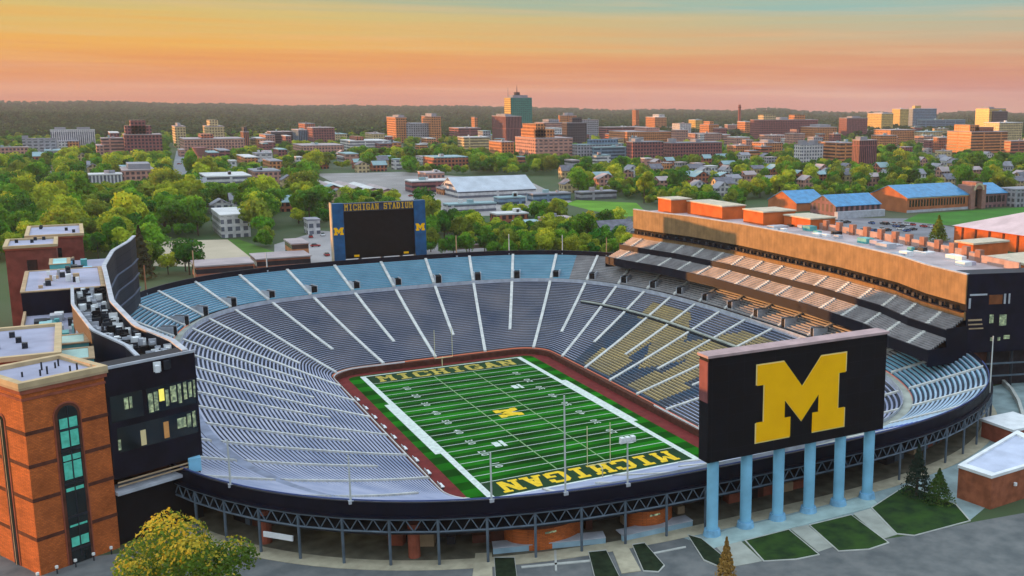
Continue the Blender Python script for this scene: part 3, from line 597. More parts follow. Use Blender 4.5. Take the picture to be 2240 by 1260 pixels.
for i in range(14):
    y = random.uniform(34, 66); x = random.uniform(-101, -93.5); s = random.uniform(.5, 1.3); MB().box(x-s, x+s, y-s*1.5, y+s*1.5, 37.2, 38+random.uniform(.5, 2)).build('roof_unit', random.choice([navy, white, teal, skyblue, dark]), gw)
MB().box(-97.8, -96.6, 36, 37.2, 37.2, 40.5).build('yellow_tank', goldp, gw)
# navy end wall facing the camera
pw = np.array([-94.4, -83.2]); qw = np.array([-81.7, -77.6]); dw = (qw-pw)/np.linalg.norm(qw-pw); nw = np.array([dw[1], -dw[0]])
mb = MB(); mb.prism([pw, qw, qw-nw*5, pw-nw*5], 26.2, 43.2); mb.build('end_wall', mat('end_navy', (.007, .0065, .014), .6, .45, .4), gw)
mb = MB(); mb.prism([pw+nw*.15, qw+nw*.15, qw-nw*.2, pw-nw*.2], 43.2, 43.6); mb.build('end_coping', lightgrey, gw)
LW = np.linalg.norm(qw-pw)
for k, (a0, a1, z0, z1, m) in enumerate([(2.4, 3.0, 36.6, 38.4, litwin), (3.2, 3.6, 36.6, 38.4, litwin), (6.0, 6.7, 35.2, 38.2, litwin), (6.9, 7.5, 35.3, 38.3, litwin), (7.7, 8.5, 36.6, 38.5, mat('yellow_light', (.5, .45, .1), .5, .3, emit=((.85, .75, .12), .6))), (8.7, 9.2, 35.6, 38.2, litwin), (9.5, 10.4, 36.0, 38.6, litwin), (10.7, 11.2, 35.6, 38.7, litwin), (11.6, 12.1, 36, 38.8, litwin), (12.4, 12.9, 36.2, 38.6, litwin), (13.2, 13.5, 36, 38.8, litwin), (1.0, 1.4, 30.6, 32.2, litwin), (4.4, 5.2, 30.4, 32.8, mat('warm_door', (.3, .25, .15), .5, .4, emit=((.6, .55, .3), .3))), (8.0, 8.8, 30.6, 33.2, mat('amber_door', (.25, .13, .05), .5, .4, emit=((.5, .25, .08), .3))), (10.2, 11.6, 31.6, 33.2, litwin), (11.8, 12.4, 31.4, 33.6, litwin), (12.7, 13.2, 31.2, 33.8, litwin)]):
    wallrect('end_window', pw, dw, nw, a0, min(a1, LW-.2), z0, z1, .08, m, gw)
for a in (0.2, 5.6): wallrect('end_recess', pw, dw, nw, a+.2, a+ (5 if a < 1 else LW-5.9), 35, 39, .04, glassd, gw)
wallrect('end_recess', pw, dw, nw, 1, LW-.4, 30.2, 34, .04, glassd, gw)
for z in (25.1, 25.7): wallrect('balcony_rail', pw, dw, nw, .2, LW-1.5, z, z+.22, .6, stone, gw)
wallrect('balcony_slab', pw, dw, nw, 0, LW-1.2, 23.8, 24.3, .7, lightgrey, gw, 4)
mb = MB(); mb.prism([pw-nw*1, qw-nw*1, qw-nw*6, pw-nw*6], ZG, 24); mb.build('under_wall', black, gw)  # black block put in for the dark of the void beneath
p = pw+dw*(LW-1.6)+nw*.3; MB().box(p[0]-.9, p[0]+.9, p[1]-.9, p[1]+.9, 24.3, 26.4).build('blue_post', skyblue, gw)
# brick tower beside the end wall
gt = thing('brick_tower', 'tall orange brick tower with an arched green window strip left of the navy wall', 'tower', (-100, -82, ZG))
pt = np.array([-104.7, -88.3]); qt = np.array([-94.5, -83.2]); dt = (qt-pt)/np.linalg.norm(qt-pt); nt_ = np.array([dt[1], -dt[0]]); LT = np.linalg.norm(qt-pt); DT = 12.
box4 = lambda e, b=0: [pt-dt*e+nt_*e, qt+dt*e+nt_*e, qt+dt*e-nt_*(DT+e), pt-dt*e-nt_*(DT+e)]
mb = MB(); mb.prism(box4(0), ZG, 42.2); mb.build('wall', brick, gt)
for z in (20.6, 26.4, 31.4, 36.2): mb = MB(); mb.prism(box4(.06), z, z+.55); mb.build('brick_course', brickdk, gt)
for z, e, h in ((41.2, .12, .35), (42.2, .30, .6), (42.8, .45, .35)): mb = MB(); mb.prism(box4(e), z, z+h); mb.build('cornice', brickred if z < 42.5 else stone, gt)
mb = MB(); q4 = box4(.45); i4 = box4(-.55)
for i in range(4): mb.prism([q4[i], q4[(i+1) % 4], i4[(i+1) % 4], i4[i]], 43.15, 43.9)
mb.build('parapet', mat('cream_parapet', (.50, .38, .22), .8, .15), gt); mb = MB(); mb.prism(box4(-.56), 43.15, 43.3); mb.build('roof', mat('lilac_roof', ()), gt)
for i in range(8): p = pt+dt*random.uniform(2, LT-2)-nt_*random.uniform(2, 9); MB().tube((*p, 43.3), (*p, 44.0+random.uniform(0, .6)), .14, n=6).build('roof_vent', dark, gt)
def arch(p0, d, nrm, ac, hw, z0, z1, off, m, name, ring=0):
    A_ = [(ac-hw, z0), (ac+hw, z0)]+[(ac+hw*math.cos(q), z1+hw*math.sin(q)) for q in np.linspace(0, math.pi, 14)]
    mb = MB(); n = len(A_); vs = [onwall(p0, d, nrm, a, z, o) for o in (0., off) for a, z in A_]
    mb.add(vs, [tuple(range(n, 2*n))]+[(i, (i+1) % n, n+(i+1) % n, n+i) for i in range(n)]); return mb.build(name, m, gt)
ac = LT*.50
arch(pt, dt, nt_, ac, 1.95, ZG+.1, 37.9, .10, brickred, 'window_surround'); arch(pt, dt, nt_, ac, 1.75, ZG+.1, 37.9, .16, brickdk, 'window_reveal'); w = arch(pt, dt, nt_, ac, 1.38, ZG+.1, 37.9, .20, glassd, 'window')
for z0, z1 in ((36.0, 37.5), (33.2, 35.6), (31.2, 32.0), (28.4, 31.0), (26.6, 27.1), (21.2, 21.5), (18.2, 19.6)):
    for a0, a1 in ((-1.22, -.1), (.1, 1.22)): wallrect('pane', pt, dt, nt_, ac+a0, ac+a1, z0, z1, .24, mat('lit_teal_pane', (.06, .30, .24), .2, .45, 1.1, emit=((.08, .50, .38), .22)), gt, .03)
for z in (35.7, 32.6, 27.6, 22.6, 17.6): wallrect('transom', pt, dt, nt_, ac-1.38, ac+1.38, z, z+.32, .30, dark, gt, .08)
wallrect('mullion', pt, dt, nt_, ac-.08, ac+.08, ZG+1, 39.2, .28, dark, gt, .06)
dl, nl = nt_, -dt                                        # left face: narrow arched slot
arch(pt-nt_*DT, dl, nl, DT*.45, 1.0, ZG+.1, 37.4, .10, brickred, 'side_surround'); arch(pt-nt_*DT, dl, nl, DT*.45, .6, ZG+.1, 37.4, .16, glassd, 'side_window')
wallrect('side_mullion', pt-nt_*DT, dl, nl, DT*.45-.08, DT*.45+.08, ZG, 37.5, .24, stone, gt, .06)
for i in range(5):
    p = pt+dt*(i*2.6-1)+nt_*1.3; MB().tube((*p, ZG), (*p, ZG+.9), .1, n=6).build('bollard_light', dark, gt); MB().tube((*p, ZG+.9), (*p, ZG+1.25), .22, .22, n=8).build('light_globe', mat('globe_white', (.8, .8, .75), .5, .05), gt)
# second brick tower and the two at the far end
def brickblock(lb, x0, x1, y0, y1, zt, m=brick, pm=None, rot=0):
    g = thing('brick_tower', lb, 'tower', ((x0+x1)/2, (y0+y1)/2, ZG), 'brick towers along the left building')
    MB().box(x0, x1, y0, y1, ZG, zt-1.2).build('wall', m, g); MB().box(x0-.25, x1+.25, y0-.25, y1+.25, zt-1.2, zt-.7).build('cornice', brickred, g)
    mb = MB(); e = .4; w = .6; mb.box(x0-e, x1+e, y0-e, y0+w, zt-.7, zt); mb.box(x0-e, x1+e, y1-w, y1+e, zt-.7, zt); mb.box(x0-e, x0+w, y0+w, y1-w, zt-.7, zt); mb.box(x1-w, x1+e, y0+w, y1-w, zt-.7, zt); mb.build('parapet', mat('cream_parapet', ()), g)
    MB().box(x0+.6, x1-.6, y0+.6, y1-.6, zt-.7, zt-.5).build('roof', mat('lilac_roof', ()), g)
    for i in range(4): x, y = random.uniform(x0+1.5, x1-1.5), random.uniform(y0+1.5, y1-1.5); MB().box(x-.4, x+.4, y-.4, y+.4, zt-.5, zt+.4).build('roof_vent', dark, g)
    for y in (y0+ (y1-y0)*.5,):
        MB().box(x0+(x1-x0)*.4, x0+(x1-x0)*.6, y0-.12, y0, ZG, zt-4).build('window_strip', glassd, g)
    return g
brickblock('square brick tower with a cream roof edge, behind the arched window tower', -110.5, -100.2, -71, -47, 44)
brickblock('dark red brick tower with pale flat roof at the far end of the left building', -113.2, -101.5, 67.5, 84, 44, mat('maroon_brick', (.20, .06, .045), .9, .3, .5))
brickblock('low maroon brick block right behind the far dark red tower', -109, -95, 90, 116, 44, mat('maroon_brick', ()))
# slatted stair tower at the left edge
gs = thing('stair_tower', 'open brick stair tower with pale step edges at the left edge of the photo', 'stairs', (-116, -20, ZG))
MB().box(-118.5, -112.6, -36, 8, ZG, 30).build('wall', brickdk, gs)
for i in range(14): MB().box(-117.2, -113, -36+i*3.1, -34.7+i*3.1, 30, 30.5+i*.12).build('step', lightgrey, gs)
MB().box(-118.4, -117.4, -36, 8, 30, 33).build('side_wall', mat('cream_parapet', ()), gs)

# ------------------------------------------------------------------ poles on the rim
polem = mat('pole_grey', (.50, .52, .50), .5, .1)
def pole(x, y, z0, z1, label, lamp=False, m=polem, r=.16):
    g = thing('light_pole', label, 'pole', (x, y, z0), 'tall poles standing round the bowl')
    MB().tube((x, y, z0), (x, y, z1), r, r*.75, 8).build('mast', m, g); MB().box(x-.35, x+.35, y-.35, y+.35, z0, z0+.5).build('foot', lightgrey, g)
    if lamp:
        mb = MB(); mb.box(x-1.3, x+1.3, y-.25, y+.25, z1-.2, z1+.1)
        for k in (-1, 0, 1): mb.box(x+k*.9-.3, x+k*.9+.3, y-.4, y+.4, z1+.1, z1+.7)
        mb.build('lamp_head', white, g)
for (u, v, vt, lamp, lb) in ((505, 1062, 962, False, 'pale pole at the left of the near rim, beside the navy wall'), (770, 1092, 996, False, 'pale pole on the near rim, second from the left'), (1078, 1093, 990, False, 'pale pole on the near rim, at the near left corner of the field'), (1235, 1080, 865, False, 'tallest pole of the near rim, crossing the far yard lines'), (1375, 1062, 965, True, 'pole with a white lamp head on the near rim, left of the big board')):
    x, y = min((outn(t, .25) for t in np.linspace(.5, .7, 400)), key=lambda p: abs(pix(p[0], p[1], 24.6)[0]-u)); pole(x, y, 24.6, zat(vt, x, y), lb, lamp)
for (u, vt, lb, mm_) in ((320, 580, 'rust brown pole on the far left rim', mat('rust_pole', (.40, .17, .09), .7, .2)), (427, 548, 'tan pole on the far left rim, right of the rust brown one', stone), (585, 552, 'thin pole on the far rim, left of the video screen', polem), (998, 515, 'short tan pole on the far rim, right of the video screen', stone), (1115, 512, 'tall pale pole standing in the middle of the far rim', polem), (1230, 514, 'tall pale pole on the far rim, second from the right', polem), (1328, 520, 'tan pole on the far rim, next to the right hand building', stone)):
    x, y = min((outn(t, .3) for t in np.linspace(-.16, .13, 500)), key=lambda p: abs(pix(p[0], p[1], 24.6)[0]-u)); pole(x, y, 24.6, zat(vt, x, y), lb, False, mm_, .22)
p = outn(.405, .6); pole(p[0], p[1], ZG, zat(735, p[0], p[1]), 'grey pole at the right end of the rim, before the dark end wall', False)
# folded benches along both side walls
for i in range(9):
    y = -44+i*9.3; x = -32.6; g = thing('sideline_bench', ('first', 'second', 'third', 'fourth', 'fifth', 'sixth', 'seventh', 'eighth', 'ninth')[i]+' white bench from the near end, along the left field wall', 'bench', (x, y, 0), 'white benches along the left field wall')
    MB().box(x-.4, x+.4, y-1.3, y+1.3, .42, .6).build('seat', white, g); MB().box(x-.5, x-.4, y-1.3, y+1.3, .6, 1.15).build('backrest', white, g); 
    for e in (-1, 1): MB().box(x-.3, x+.3, y+e-.08, y+e+.08, 0, .42).build('leg', steel, g)

# ------------------------------------------------------------------ plaza in front of the bowl
def gp(*uv): return [at(u, v, ZG) for u, v in uv]
road = struct(sheet('road', gp((-500, 1560), (-160, 1210), (150, 1225), (560, 1172), (700, 1205), (905, 1226), (1040, 1226), (1330, 1200), (1530, 1170), (1620, 1225), (2000, 1170), (2130, 1142), (2700, 1040), (2900, 1560)), ZG+.03, asphalt))
struct(sheet('plaza', gp((1480, 1120), (1700, 1075), (1990, 990), (2150, 850), (2240, 830), (2420, 900), (2180, 1090), (2120, 1140), (1905, 1118), (1560, 1200), (1460, 1165)), ZG+.035, mat('teal_grey_paving', (.25, .33, .33), .8, .3, .25)))
kerb = mat('kerb_stone', (.45, .46, .42), .85, .15, .5)
def patch(name, uv, z, m, kw=.25, th=.12):
    P = gp(*uv); o = struct(sheet(name, P, ZG+z, m, None, .2))
    if kw:
        c = np.mean(P, axis=0); mb = MB(); Q = [np.array(p)+(np.array(p)-c)/np.linalg.norm(np.array(p)-c)*kw for p in P]; n = len(P)
        for i in range(n): mb.prism([P[i], P[(i+1) % n], Q[(i+1) % n], Q[i]], ZG-.1, ZG+z+.03)
        k = mb.build('kerb', kerb, o)
    return o
patch('lawn', ((1632, 1184), (1725, 1160), (1790, 1214), (1740, 1224), (1672, 1228)), .12, lawn)
patch('lawn', ((1772, 1150), (1862, 1128), (1942, 1188), (1900, 1202), (1835, 1206)), .12, lawn)
patch('lawn', ((1908, 1112), (1985, 1062), (2090, 1105), (2120, 1140), (2000, 1172), (1962, 1168)), .12, lawn)
patch('path', ((1728, 1157), (1766, 1149), (1824, 1196), (1790, 1208)), .08, concrete, 0)
patch('path', ((1866, 1124), (1904, 1113), (1968, 1168), (1930, 1180)), .08, concrete, 0)
patch('path', ((1560, 1190), (1616, 1180), (1668, 1228), (1606, 1240)), .08, concrete, 0)
patch('path', ((1532, 1186), (1590, 1160), (1730, 1128), (1900, 1085), (1925, 1106), (1760, 1148), (1600, 1190), (1545, 1204)), .10, mat('aqua_paving', (.34, .46, .44), .8, .2, .4), 0)
patch('path', ((1040, 1212), (1076, 1210), (1078, 1290), (1030, 1290)), .14, paver, 0)
patch('path', ((1334, 1190), (1368, 1186), (1402, 1250), (1360, 1256)), .14, paver, 0)
patch('planting_bed', ((1082, 1222), (1125, 1222), (1135, 1300), (1086, 1300)), .16, bedsoil)
patch('planting_bed', ((1288, 1210), (1326, 1206), (1368, 1290), (1308, 1290)), .16, bedsoil)
patch('planting_bed', ((1384, 1194), (1410, 1190), (1452, 1238), (1440, 1252), (1408, 1250)), .16, bedsoil)
patch('planting_bed', ((1505, 1172), (1534, 1180), (1590, 1226), (1572, 1240), (1540, 1226)), .16, bedsoil)
for uv in (((1140, 1240), (1290, 1226), (1291, 1230), (1141, 1244)), ((1430, 1210), (1500, 1196), (1501, 1199), (1431, 1213)), ((1212, 1205), (1217, 1205), (1219, 1250), (1214, 1250))):
    patch('kerb_strip', uv, .15, kerb, 0)
for (a, b, lb) in (((1079, 1214), (1325, 1190), 'long pale blue low wall in front of the wide brick drum'), ((1362, 1186), (1515, 1152), 'shorter pale blue low wall in front of the smaller brick drum')):
    p, q = np.array(at(*a, ZG)), np.array(at(*b, ZG)); d = (q-p)/np.linalg.norm(q-p); n = np.array([-d[1], d[0]]); g = thing('low_wall', lb, 'wall', (*p, ZG), 'pale blue low walls by the brick drums')
    MB().prism([p, q, q+n*.5, p+n*.5], ZG, ZG+1.0).build('wall', mat('blue_grey_wall', (.28, .42, .50), .7, .2, .4), g); MB().prism([p-n*.1, q-n*.1, q+n*2.4, p+n*2.4], ZG+1.0, ZG+1.12).build('cap', lightgrey, g)

# brick hut at the right edge
g = thing('brick_hut', 'small brick building with a white rimmed flat roof at the right edge of the photo', 'building', (38, -130, ZG))
P = [np.array(at(2097, 1020, 21.2)), np.array(at(2170, 1044, 21.2)), np.array(at(2330, 996, 21.2)), np.array(at(2225, 945, 21.2))]
MB().prism(P, ZG, 21.0).build('wall', mat('hut_brick', (.30, .10, .05), .9, .3, .7), g); c = np.mean(P, axis=0); I_ = [c+(p-c)*.86 for p in P]; O_ = [c+(p-c)*1.02 for p in P]
mb = MB()
for i in range(4): mb.prism([O_[i], O_[(i+1) % 4], I_[(i+1) % 4], I_[i]], 21.0, 21.5)
mb.build('roof_rim', white, g); MB().prism(I_, 21.0, 21.15).build('roof', mat('blue_white_roof', (.50, .54, .66), .8, .15, .3), g)
for t in (.3, .72): p = P[1]+(P[2]-P[1])*t+np.array([0, -.3]); MB().tube((*p, 18.6), (*p, 19.1), .3, n=8).build('wall_lamp', white, g)
LAND.append((2165, 1050, 'the small brick hut'))
g = thing('brick_hut', 'brick corner building mostly outside the right edge of the photo', 'building', (62, -118, ZG)); x, y = at(2222, 985, ZG); MB().box(x, x+9, y+1, y+9, ZG, 19).build('wall', brickred, g); MB().box(x-.3, x+9.3, y+.7, y+9.3, 19, 19.5).build('roof', white, g)
pts = [at(u, v, ZG) for u, v in ((2192, 838), (2212, 858), (2228, 885), (2240, 925), (2246, 965))]; mb = MB()
for a, b in zip(pts[:-1], pts[1:]): a = np.array(a); b = np.array(b); d = (b-a)/np.linalg.norm(b-a); n = np.array([-d[1], d[0]])*.35; mb.prism([a-n, b-n, b+n, a+n], ZG, ZG+1.1)
tag(mb.build('curved_wall', kerb), 'curved pale low wall beside the paving at the right edge', 'wall')

# ------------------------------------------------------------------ foliage
def leafmat(name, a, b, objvar=.6, trans=.25):
    m = mat(name, a, .75, .3, .22, col2=b, objvar=objvar, spec=.15); t = m.node_tree; b_ = t.nodes['Principled BSDF']; tr = t.nodes.new('ShaderNodeBsdfTranslucent'); mi = t.nodes.new('ShaderNodeMixShader'); mi.inputs[0].default_value = .34
    src = b_.inputs['Base Color'].links[0].from_socket; t.links.new(src, tr.inputs[0]); t.links.new(b_.outputs[0], mi.inputs[1]); t.links.new(tr.outputs[0], mi.inputs[2]); t.links.new(mi.outputs[0], t.nodes['Material Output'].inputs[0]); return m
LEAF = {'dark green': leafmat('leaf_dark', (.08, .25, .016), (.010, .048, .007)), 'green': leafmat('leaf_green', (.20, .42, .02), (.026, .10, .007)),
        'yellow green': leafmat('leaf_yellow', (.56, .58, .035), (.13, .21, .014)), 'olive': leafmat('leaf_olive', (.32, .38, .03), (.06, .11, .014))}
def crown(n, rx, rz, z0, seed, leaf, nl=11, conical=False, loose=False):
    r = np.random.default_rng(seed); vs = np.zeros((n*4, 3)); 
    if conical:
        h = r.random(n)**.8; rad = rx*(1-h)*(.55+.5*np.abs(np.sin(h*26)))*(.75+.35*r.random(n)); th = r.random(n)*6.283
        P = np.c_[rad*np.cos(th), rad*np.sin(th), z0+h*rz*2]; nr = np.c_[np.cos(th), np.sin(th), np.full(n, .35)]
    else:
        C = []; R = []
        for i in range(nl):
            q = r.normal(size=3); q /= np.linalg.norm(q); k = r.uniform(.3, 1.0) if loose else r.uniform(.25, .72); C.append(q*k*np.array([rx, rx, rz])+np.array([0, 0, rz*.12*r.random()])); R.append(rx*(r.uniform(.15, .28) if loose else r.uniform(.30, .52)))
        C = np.array(C); R = np.array(R); idx = r.choice(nl, n, p=R**2/np.sum(R**2)); q = r.normal(size=(n, 3)); q[:, 2] += .25; q /= np.linalg.norm(q, axis=1)[:, None]
        P = C[idx]+q*(R[idx]*(.72+.36*r.random(n)))[:, None]*np.array([1, 1, .85]); P[:, 2] += z0+rz; nr = q
    a = r.normal(size=(n, 3)); nr = nr+.75*a*.6; nr /= np.linalg.norm(nr, axis=1)[:, None]
    u = np.cross(nr, r.normal(size=(n, 3))); u /= np.linalg.norm(u, axis=1)[:, None]; w = np.cross(nr, u)
    s = (leaf*(.6+.8*r.random(n)))[:, None]; e = (leaf*(.45+.6*r.random(n)))[:, None]
    vs[0::4] = P-u*s; vs[1::4] = P-w*e; vs[2::4] = P+u*s; vs[3::4] = P+w*e
    return (vs, np.arange(n*4).reshape(n, 4), q, C[idx][:, 2]/rz) if loose else (vs, np.arange(n*4).reshape(n, 4))
def crownmesh(name, m, *a, **k):
    vs, fs = crown(*a, **k); me = bpy.data.meshes.new(name); me.from_pydata(vs.tolist(), [], fs.tolist()); me.materials.append(m); return me
def trunkmesh(h, r, seed, top):
    rr = random.Random(seed); mb = MB(); mb.tube((0, 0, -.3), (.1, 0, h), r, r*.6, 7)
    for i in range(5):
        a = i*1.26+rr.random(); mb.tube((0, 0, h*(.7+.06*i)), (math.cos(a)*top*.5, math.sin(a)*top*.5, h+top*(.35+.3*rr.random())), r*.45, r*.15, 5)
    return mb.mesh('trunk', bark)
SHAPES = []                                        # (crown radius, half height, trunk height)
for i, (rx, rz, th) in enumerate(((6.2, 5.2, 3.2), (7.4, 5.6, 3.6), (5.2, 6.4, 3.4), (6.8, 6.2, 3.0), (8.2, 6.0, 3.8))): SHAPES.append((rx, rz, th))
CROWN = {}; TRUNK = []
for i, (rx, rz, th) in enumerate(SHAPES):
    TRUNK.append(trunkmesh(th+rz*.7, .38, i, rx))
    for c, m in LEAF.items(): CROWN[(c, i)] = crownmesh('crown', m, 1500, rx, rz, th, 10+i+len(c), .62, 9+i*2)
def special_tree(name, label, x, y, z, me, th, tr=.25, cat='tree', group=None):
    g = thing(name, label, cat, (x, y, z), group); o = bpy.data.objects.new('crown', me); COL.objects.link(o); o.parent = g
    t = MB().tube((0, 0, -.2), (0, 0, th), tr, tr*.4, 8).mesh('trunk', bark); o = bpy.data.objects.new('trunk', t); COL.objects.link(o); o.parent = g; return g
# big tree at the bottom left; sunlit gold put into its upper leaf colour
x, y = at(418, 1520, ZG); zt = zat(1096, x, y); H = zt-ZG
vs1, f1, q1, c1 = crown(21000, 9.0, (H-2.0)/2*.9, 2.0, 5, .21, 74, loose=True); hh = .55*q1[:, 2]+.75*c1+RNG.normal(size=len(f1))*.22
me = bpy.data.meshes.new('crown'); me.from_pydata(vs1.tolist(), [], f1.tolist())
me.materials.append(leafmat('leaf_sunlit_gold', (.62, .46, .04), (.36, .32, .03), 0)); me.materials.append(leafmat('leaf_fresh', (.17, .28, .03), (.04, .09, .012), 0))
me.polygons.foreach_set('material_index', (hh < .80).astype(np.int32)); special_tree('broadleaf_tree', 'large leafy tree with golden top and green base at the bottom left', x, y, ZG, me, H*.7, .35)
x, y = at(1588, 1290, ZG); zt = zat(1178, x, y)
special_tree('conifer', 'narrow golden conifer at the bottom edge in front of the pillars', x, y, ZG, crownmesh('crown', leafmat('needle_gold', (.50, .30, .07), (.28, .16, .04), 0), 2600, 2.0, (zt-ZG)/2, .2, 8, .17, conical=True), (zt-ZG)*.8)
ng = leafmat('needle_green', (.045, .09, .035), (.014, .035, .018), 0)
x, y = at(2005, 1085, ZG); special_tree('conifer', 'tall dark spruce on the lawn left of the small brick hut', x, y, ZG, crownmesh('crown', leafmat('needle_dark', (.035, .06, .04), (.016, .03, .018), 0), 2600, 3.0, (zat(975, x, y)-ZG)/2, .2, 9, .2, conical=True), 6)
x, y = at(2052, 1100, ZG); special_tree('conifer', 'bright green bushy spruce between the dark spruce and the brick hut', x, y, ZG, crownmesh('crown', leafmat('needle_bright', (.10, .17, .03), (.03, .07, .02), 0), 2200, 2.9, (zat(1028, x, y)-ZG)/2, .2, 10, .2, conical=True), 4)
x, y = at(312, 612, ZG); special_tree('conifer', 'tall brown green spruce behind the far end of the left building', x, y, ZG, crownmesh('crown', leafmat('needle_brown', (.085, .075, .03), (.03, .035, .015), 0), 2400, 5.5, (zat(497, x, y)-ZG)/2, .5, 11, .5, conical=True), 9)
x, y = at(2052, 528, ZG); special_tree('conifer', 'broad olive pine beside the grass field on the right', x, y, ZG, crownmesh('crown', LEAF['olive'], 1800, 5.5, (zat(474, x, y)-ZG)/2, .5, 12, .5, conical=True), 7)

# ------------------------------------------------------------------ buildings round about
def px(u0, u1, vt, vb, frac=.7, zg=None, dmax=60):
    """near corner, width and depth of a grid-aligned block from where its outline falls in the photograph"""
    uc = u0+(u1-u0)*(1-frac); z = ZG if zg is None else zg; x, y = at(uc, vb, z); _, _, dist = pix(x, y, z); s = FPX/dist
    th = math.atan2(x-CAM[0], y-CAM[1]); w = frac*(u1-u0)/s/max(.5, math.cos(th)); d = min(dmax, max(10, (1-frac)*(u1-u0)/s/max(.12, abs(math.sin(th)))))
    return x, x+w, y, y+d, zat(vt, x, y)
WALLC = {'brick': ((.36, .12, .07), (.05, .04, .05)), 'orange': ((.52, .21, .085), (.10, .06, .05)), 'purple': ((.24, .085, .085), (.05, .035, .055)), 'pink': ((.46, .24, .19), (.12, .09, .10)), 'cream': ((.52, .40, .22), (.16, .13, .09)), 'white': ((.56, .54, .54), (.15, .16, .20)),
         'grey': ((.30, .30, .33), (.09, .10, .12)), 'glass': ((.02, .19, .16), (.01, .12, .105)), 'blue': ((.14, .22, .30), (.05, .09, .13)), 'yellow': ((.58, .40, .12), (.2, .13, .06)), 'dark': ((.07, .06, .075), (.02, .02, .03))}
def wallmat(c, st=0):
    w, n = WALLC[c]; g = ((3.6, 3.6, .75), (6.0, 3.7, 1.15), (2.4, 40, .55), (30, 3.6, .95))[st]; return gridmat('wall_%s_%d' % (c, st), w, n, *g)
ROOFM = [mat('roof_pinkgrey', (.40, .33, .33), .85, .2, .1), mat('roof_grey', (.27, .27, .30), .85, .2, .1), mat('roof_white', (.58, .57, .56), .8, .15, .1), mat('roof_tealgrey', (.26, .38, .40), .7, .2, .1)]
RR = random.Random(3)
def block(label, u0, u1, vt, vb, col, frac=.7, st=0, roof=0, tops=(), cat='building', phrase=None, dmax=60, name='town_building', lift=5):
    x0, x1, y0, y1, zt = px(u0, u1, vt, vb+lift, frac, None, dmax); g = thing(name, label, cat, (x0, y0, ZG-1), 'buildings of the town beyond the stadium')
    w, d = x1-x0, y1-y0; m = wallmat(col, st)
    MB().box(x0, x1, y0, y1, ZG-2, zt-.8).build('wall', m, g); mb = MB(); mb.box(x0-.3, x1+.3, y0-.3, y1+.3, zt-.8, zt); mb.build('roof', ROOFM[roof], g)
    for (a0, a1, h, c) in tops: MB().box(x0+w*a0, x0+w*a1, y0+d*.15, y0+d*.8, zt, zt+h).build('roof_storey', wallmat(c, 0) if h > 4 else ROOFM[1], g)
    if not tops and w > 14:
        for k in range(2): a = RR.uniform(.15, .7); s = RR.uniform(1.5, 4); MB().box(x0+w*a, x0+w*a+s, y0+d*.3, y0+d*.3+s*.8, zt, zt+RR.uniform(1.2, 3)).build('roof_unit', ROOFM[RR.randrange(4)], g)
    FOOT.append((u0, u1, vt, vb)); WORLDFOOT.append((x0-6, x1+6, y0-6, y1+6))
    if phrase: LAND.append(((u0+u1)/2, vb, phrase))
    return g, (x0, x1, y0, y1, zt)
WORLDFOOT = []
B = block
# left of the town
B('low pink brick blocks at the far left edge', -20, 52, 322, 346, 'pink', 1, 0, 0, phrase='the far left pink blocks')
B('grey apartment slab with cream ends left of the tall white one', 52, 116, 303, 336, 'grey', 1, 1, 1, ((.0, .18, 3, 'cream'),), phrase='the grey apartment slab')
g, (x0, x1, y0, y1, zt) = B('tall white apartment slab with dark vertical window strips on the left', 114, 199, 284, 324, 'white', 1, 2, 2, ((.1, .35, 3, 'white'), (.6, .9, 3, 'white')), phrase='the tall white apartment slab')
B('lower lilac office block between the white slab and the purple stepped block', 220, 272, 302, 345, 'pink', .9, 3, 0, phrase='the lilac office block')
B('purple brick block with stepped upper storeys on the left', 268, 350, 294, 347, 'purple', .9, 0, 0, ((.05, .75, 9, 'purple'), (.2, .6, 15, 'purple')), phrase='the purple stepped block')
B('slim cream tower with dark cap rising over lilac low blocks', 377, 407, 276, 318, 'cream', .7, 0, 0, ((.3, .6, 4, 'brick'),), phrase='the slim cream tower')
B('wide cream tower with rooftop box right of the slim cream one', 435, 491, 276, 318, 'cream', .6, 0, 0, ((.2, .7, 8, 'cream'),), phrase='the wide cream tower')
B('long low lilac block at the foot of the cream towers', 383, 528, 304, 332, 'pink', .85, 0, 0, ((.3, .5, 5, 'brick'),), phrase='the long lilac block')
B('narrow dark church tower right of the lilac block', 528, 546, 288, 322, 'brick', .6, 2, 1, ((.2, .8, 6, 'dark'),), phrase='the dark church tower')
B('cream and dark block right of the church tower', 586, 640, 288, 312, 'dark', .85, 3, 0, phrase='the cream and dark block')
B('blue glass block between brick wings', 640, 676, 284, 314, 'blue', .6, 2, 0, phrase='the blue glass block')
B('purple brick block with wide roof right of the blue glass one', 674, 732, 279, 316, 'purple', .8, 0, 0, phrase='the wide roofed purple block')
B('low white blocks at the wood edge left of the twin brick towers', 745, 850, 308, 326, 'white', .8, 3, 2, ((.2, .4, 5, 'brick'),), phrase='the low white blocks')
B('long pink low block behind the trees left of the low white blocks', 640, 750, 318, 335, 'pink', .8, 0, 0, phrase='the long pink low block')
g, (x0, x1, y0, y1, zt) = B('white apartment building with dark stairwells among the trees on the left', 190, 262, 382, 412, 'white', .9, 2, 2, phrase='the white apartments in the wood')
B('pinkish apartment wing stepping down behind the white apartments', 255, 334, 372, 408, 'pink', .8, 0, 0, ((.2, .9, 4, 'grey'),), phrase='the pinkish apartment wing')
B('long low white shed among trees right of the street', 437, 545, 386, 409, 'white', .85, 3, 2, phrase='the long white shed')
B('small pink brick block with flat roof right of the white shed', 545, 612, 374, 398, 'pink', .8, 0, 1, phrase='the small pink block')
B('white two storey house among trees left of the video screen', 466, 545, 470, 516, 'white', .75, 0, 2, phrase='the white two storey house')
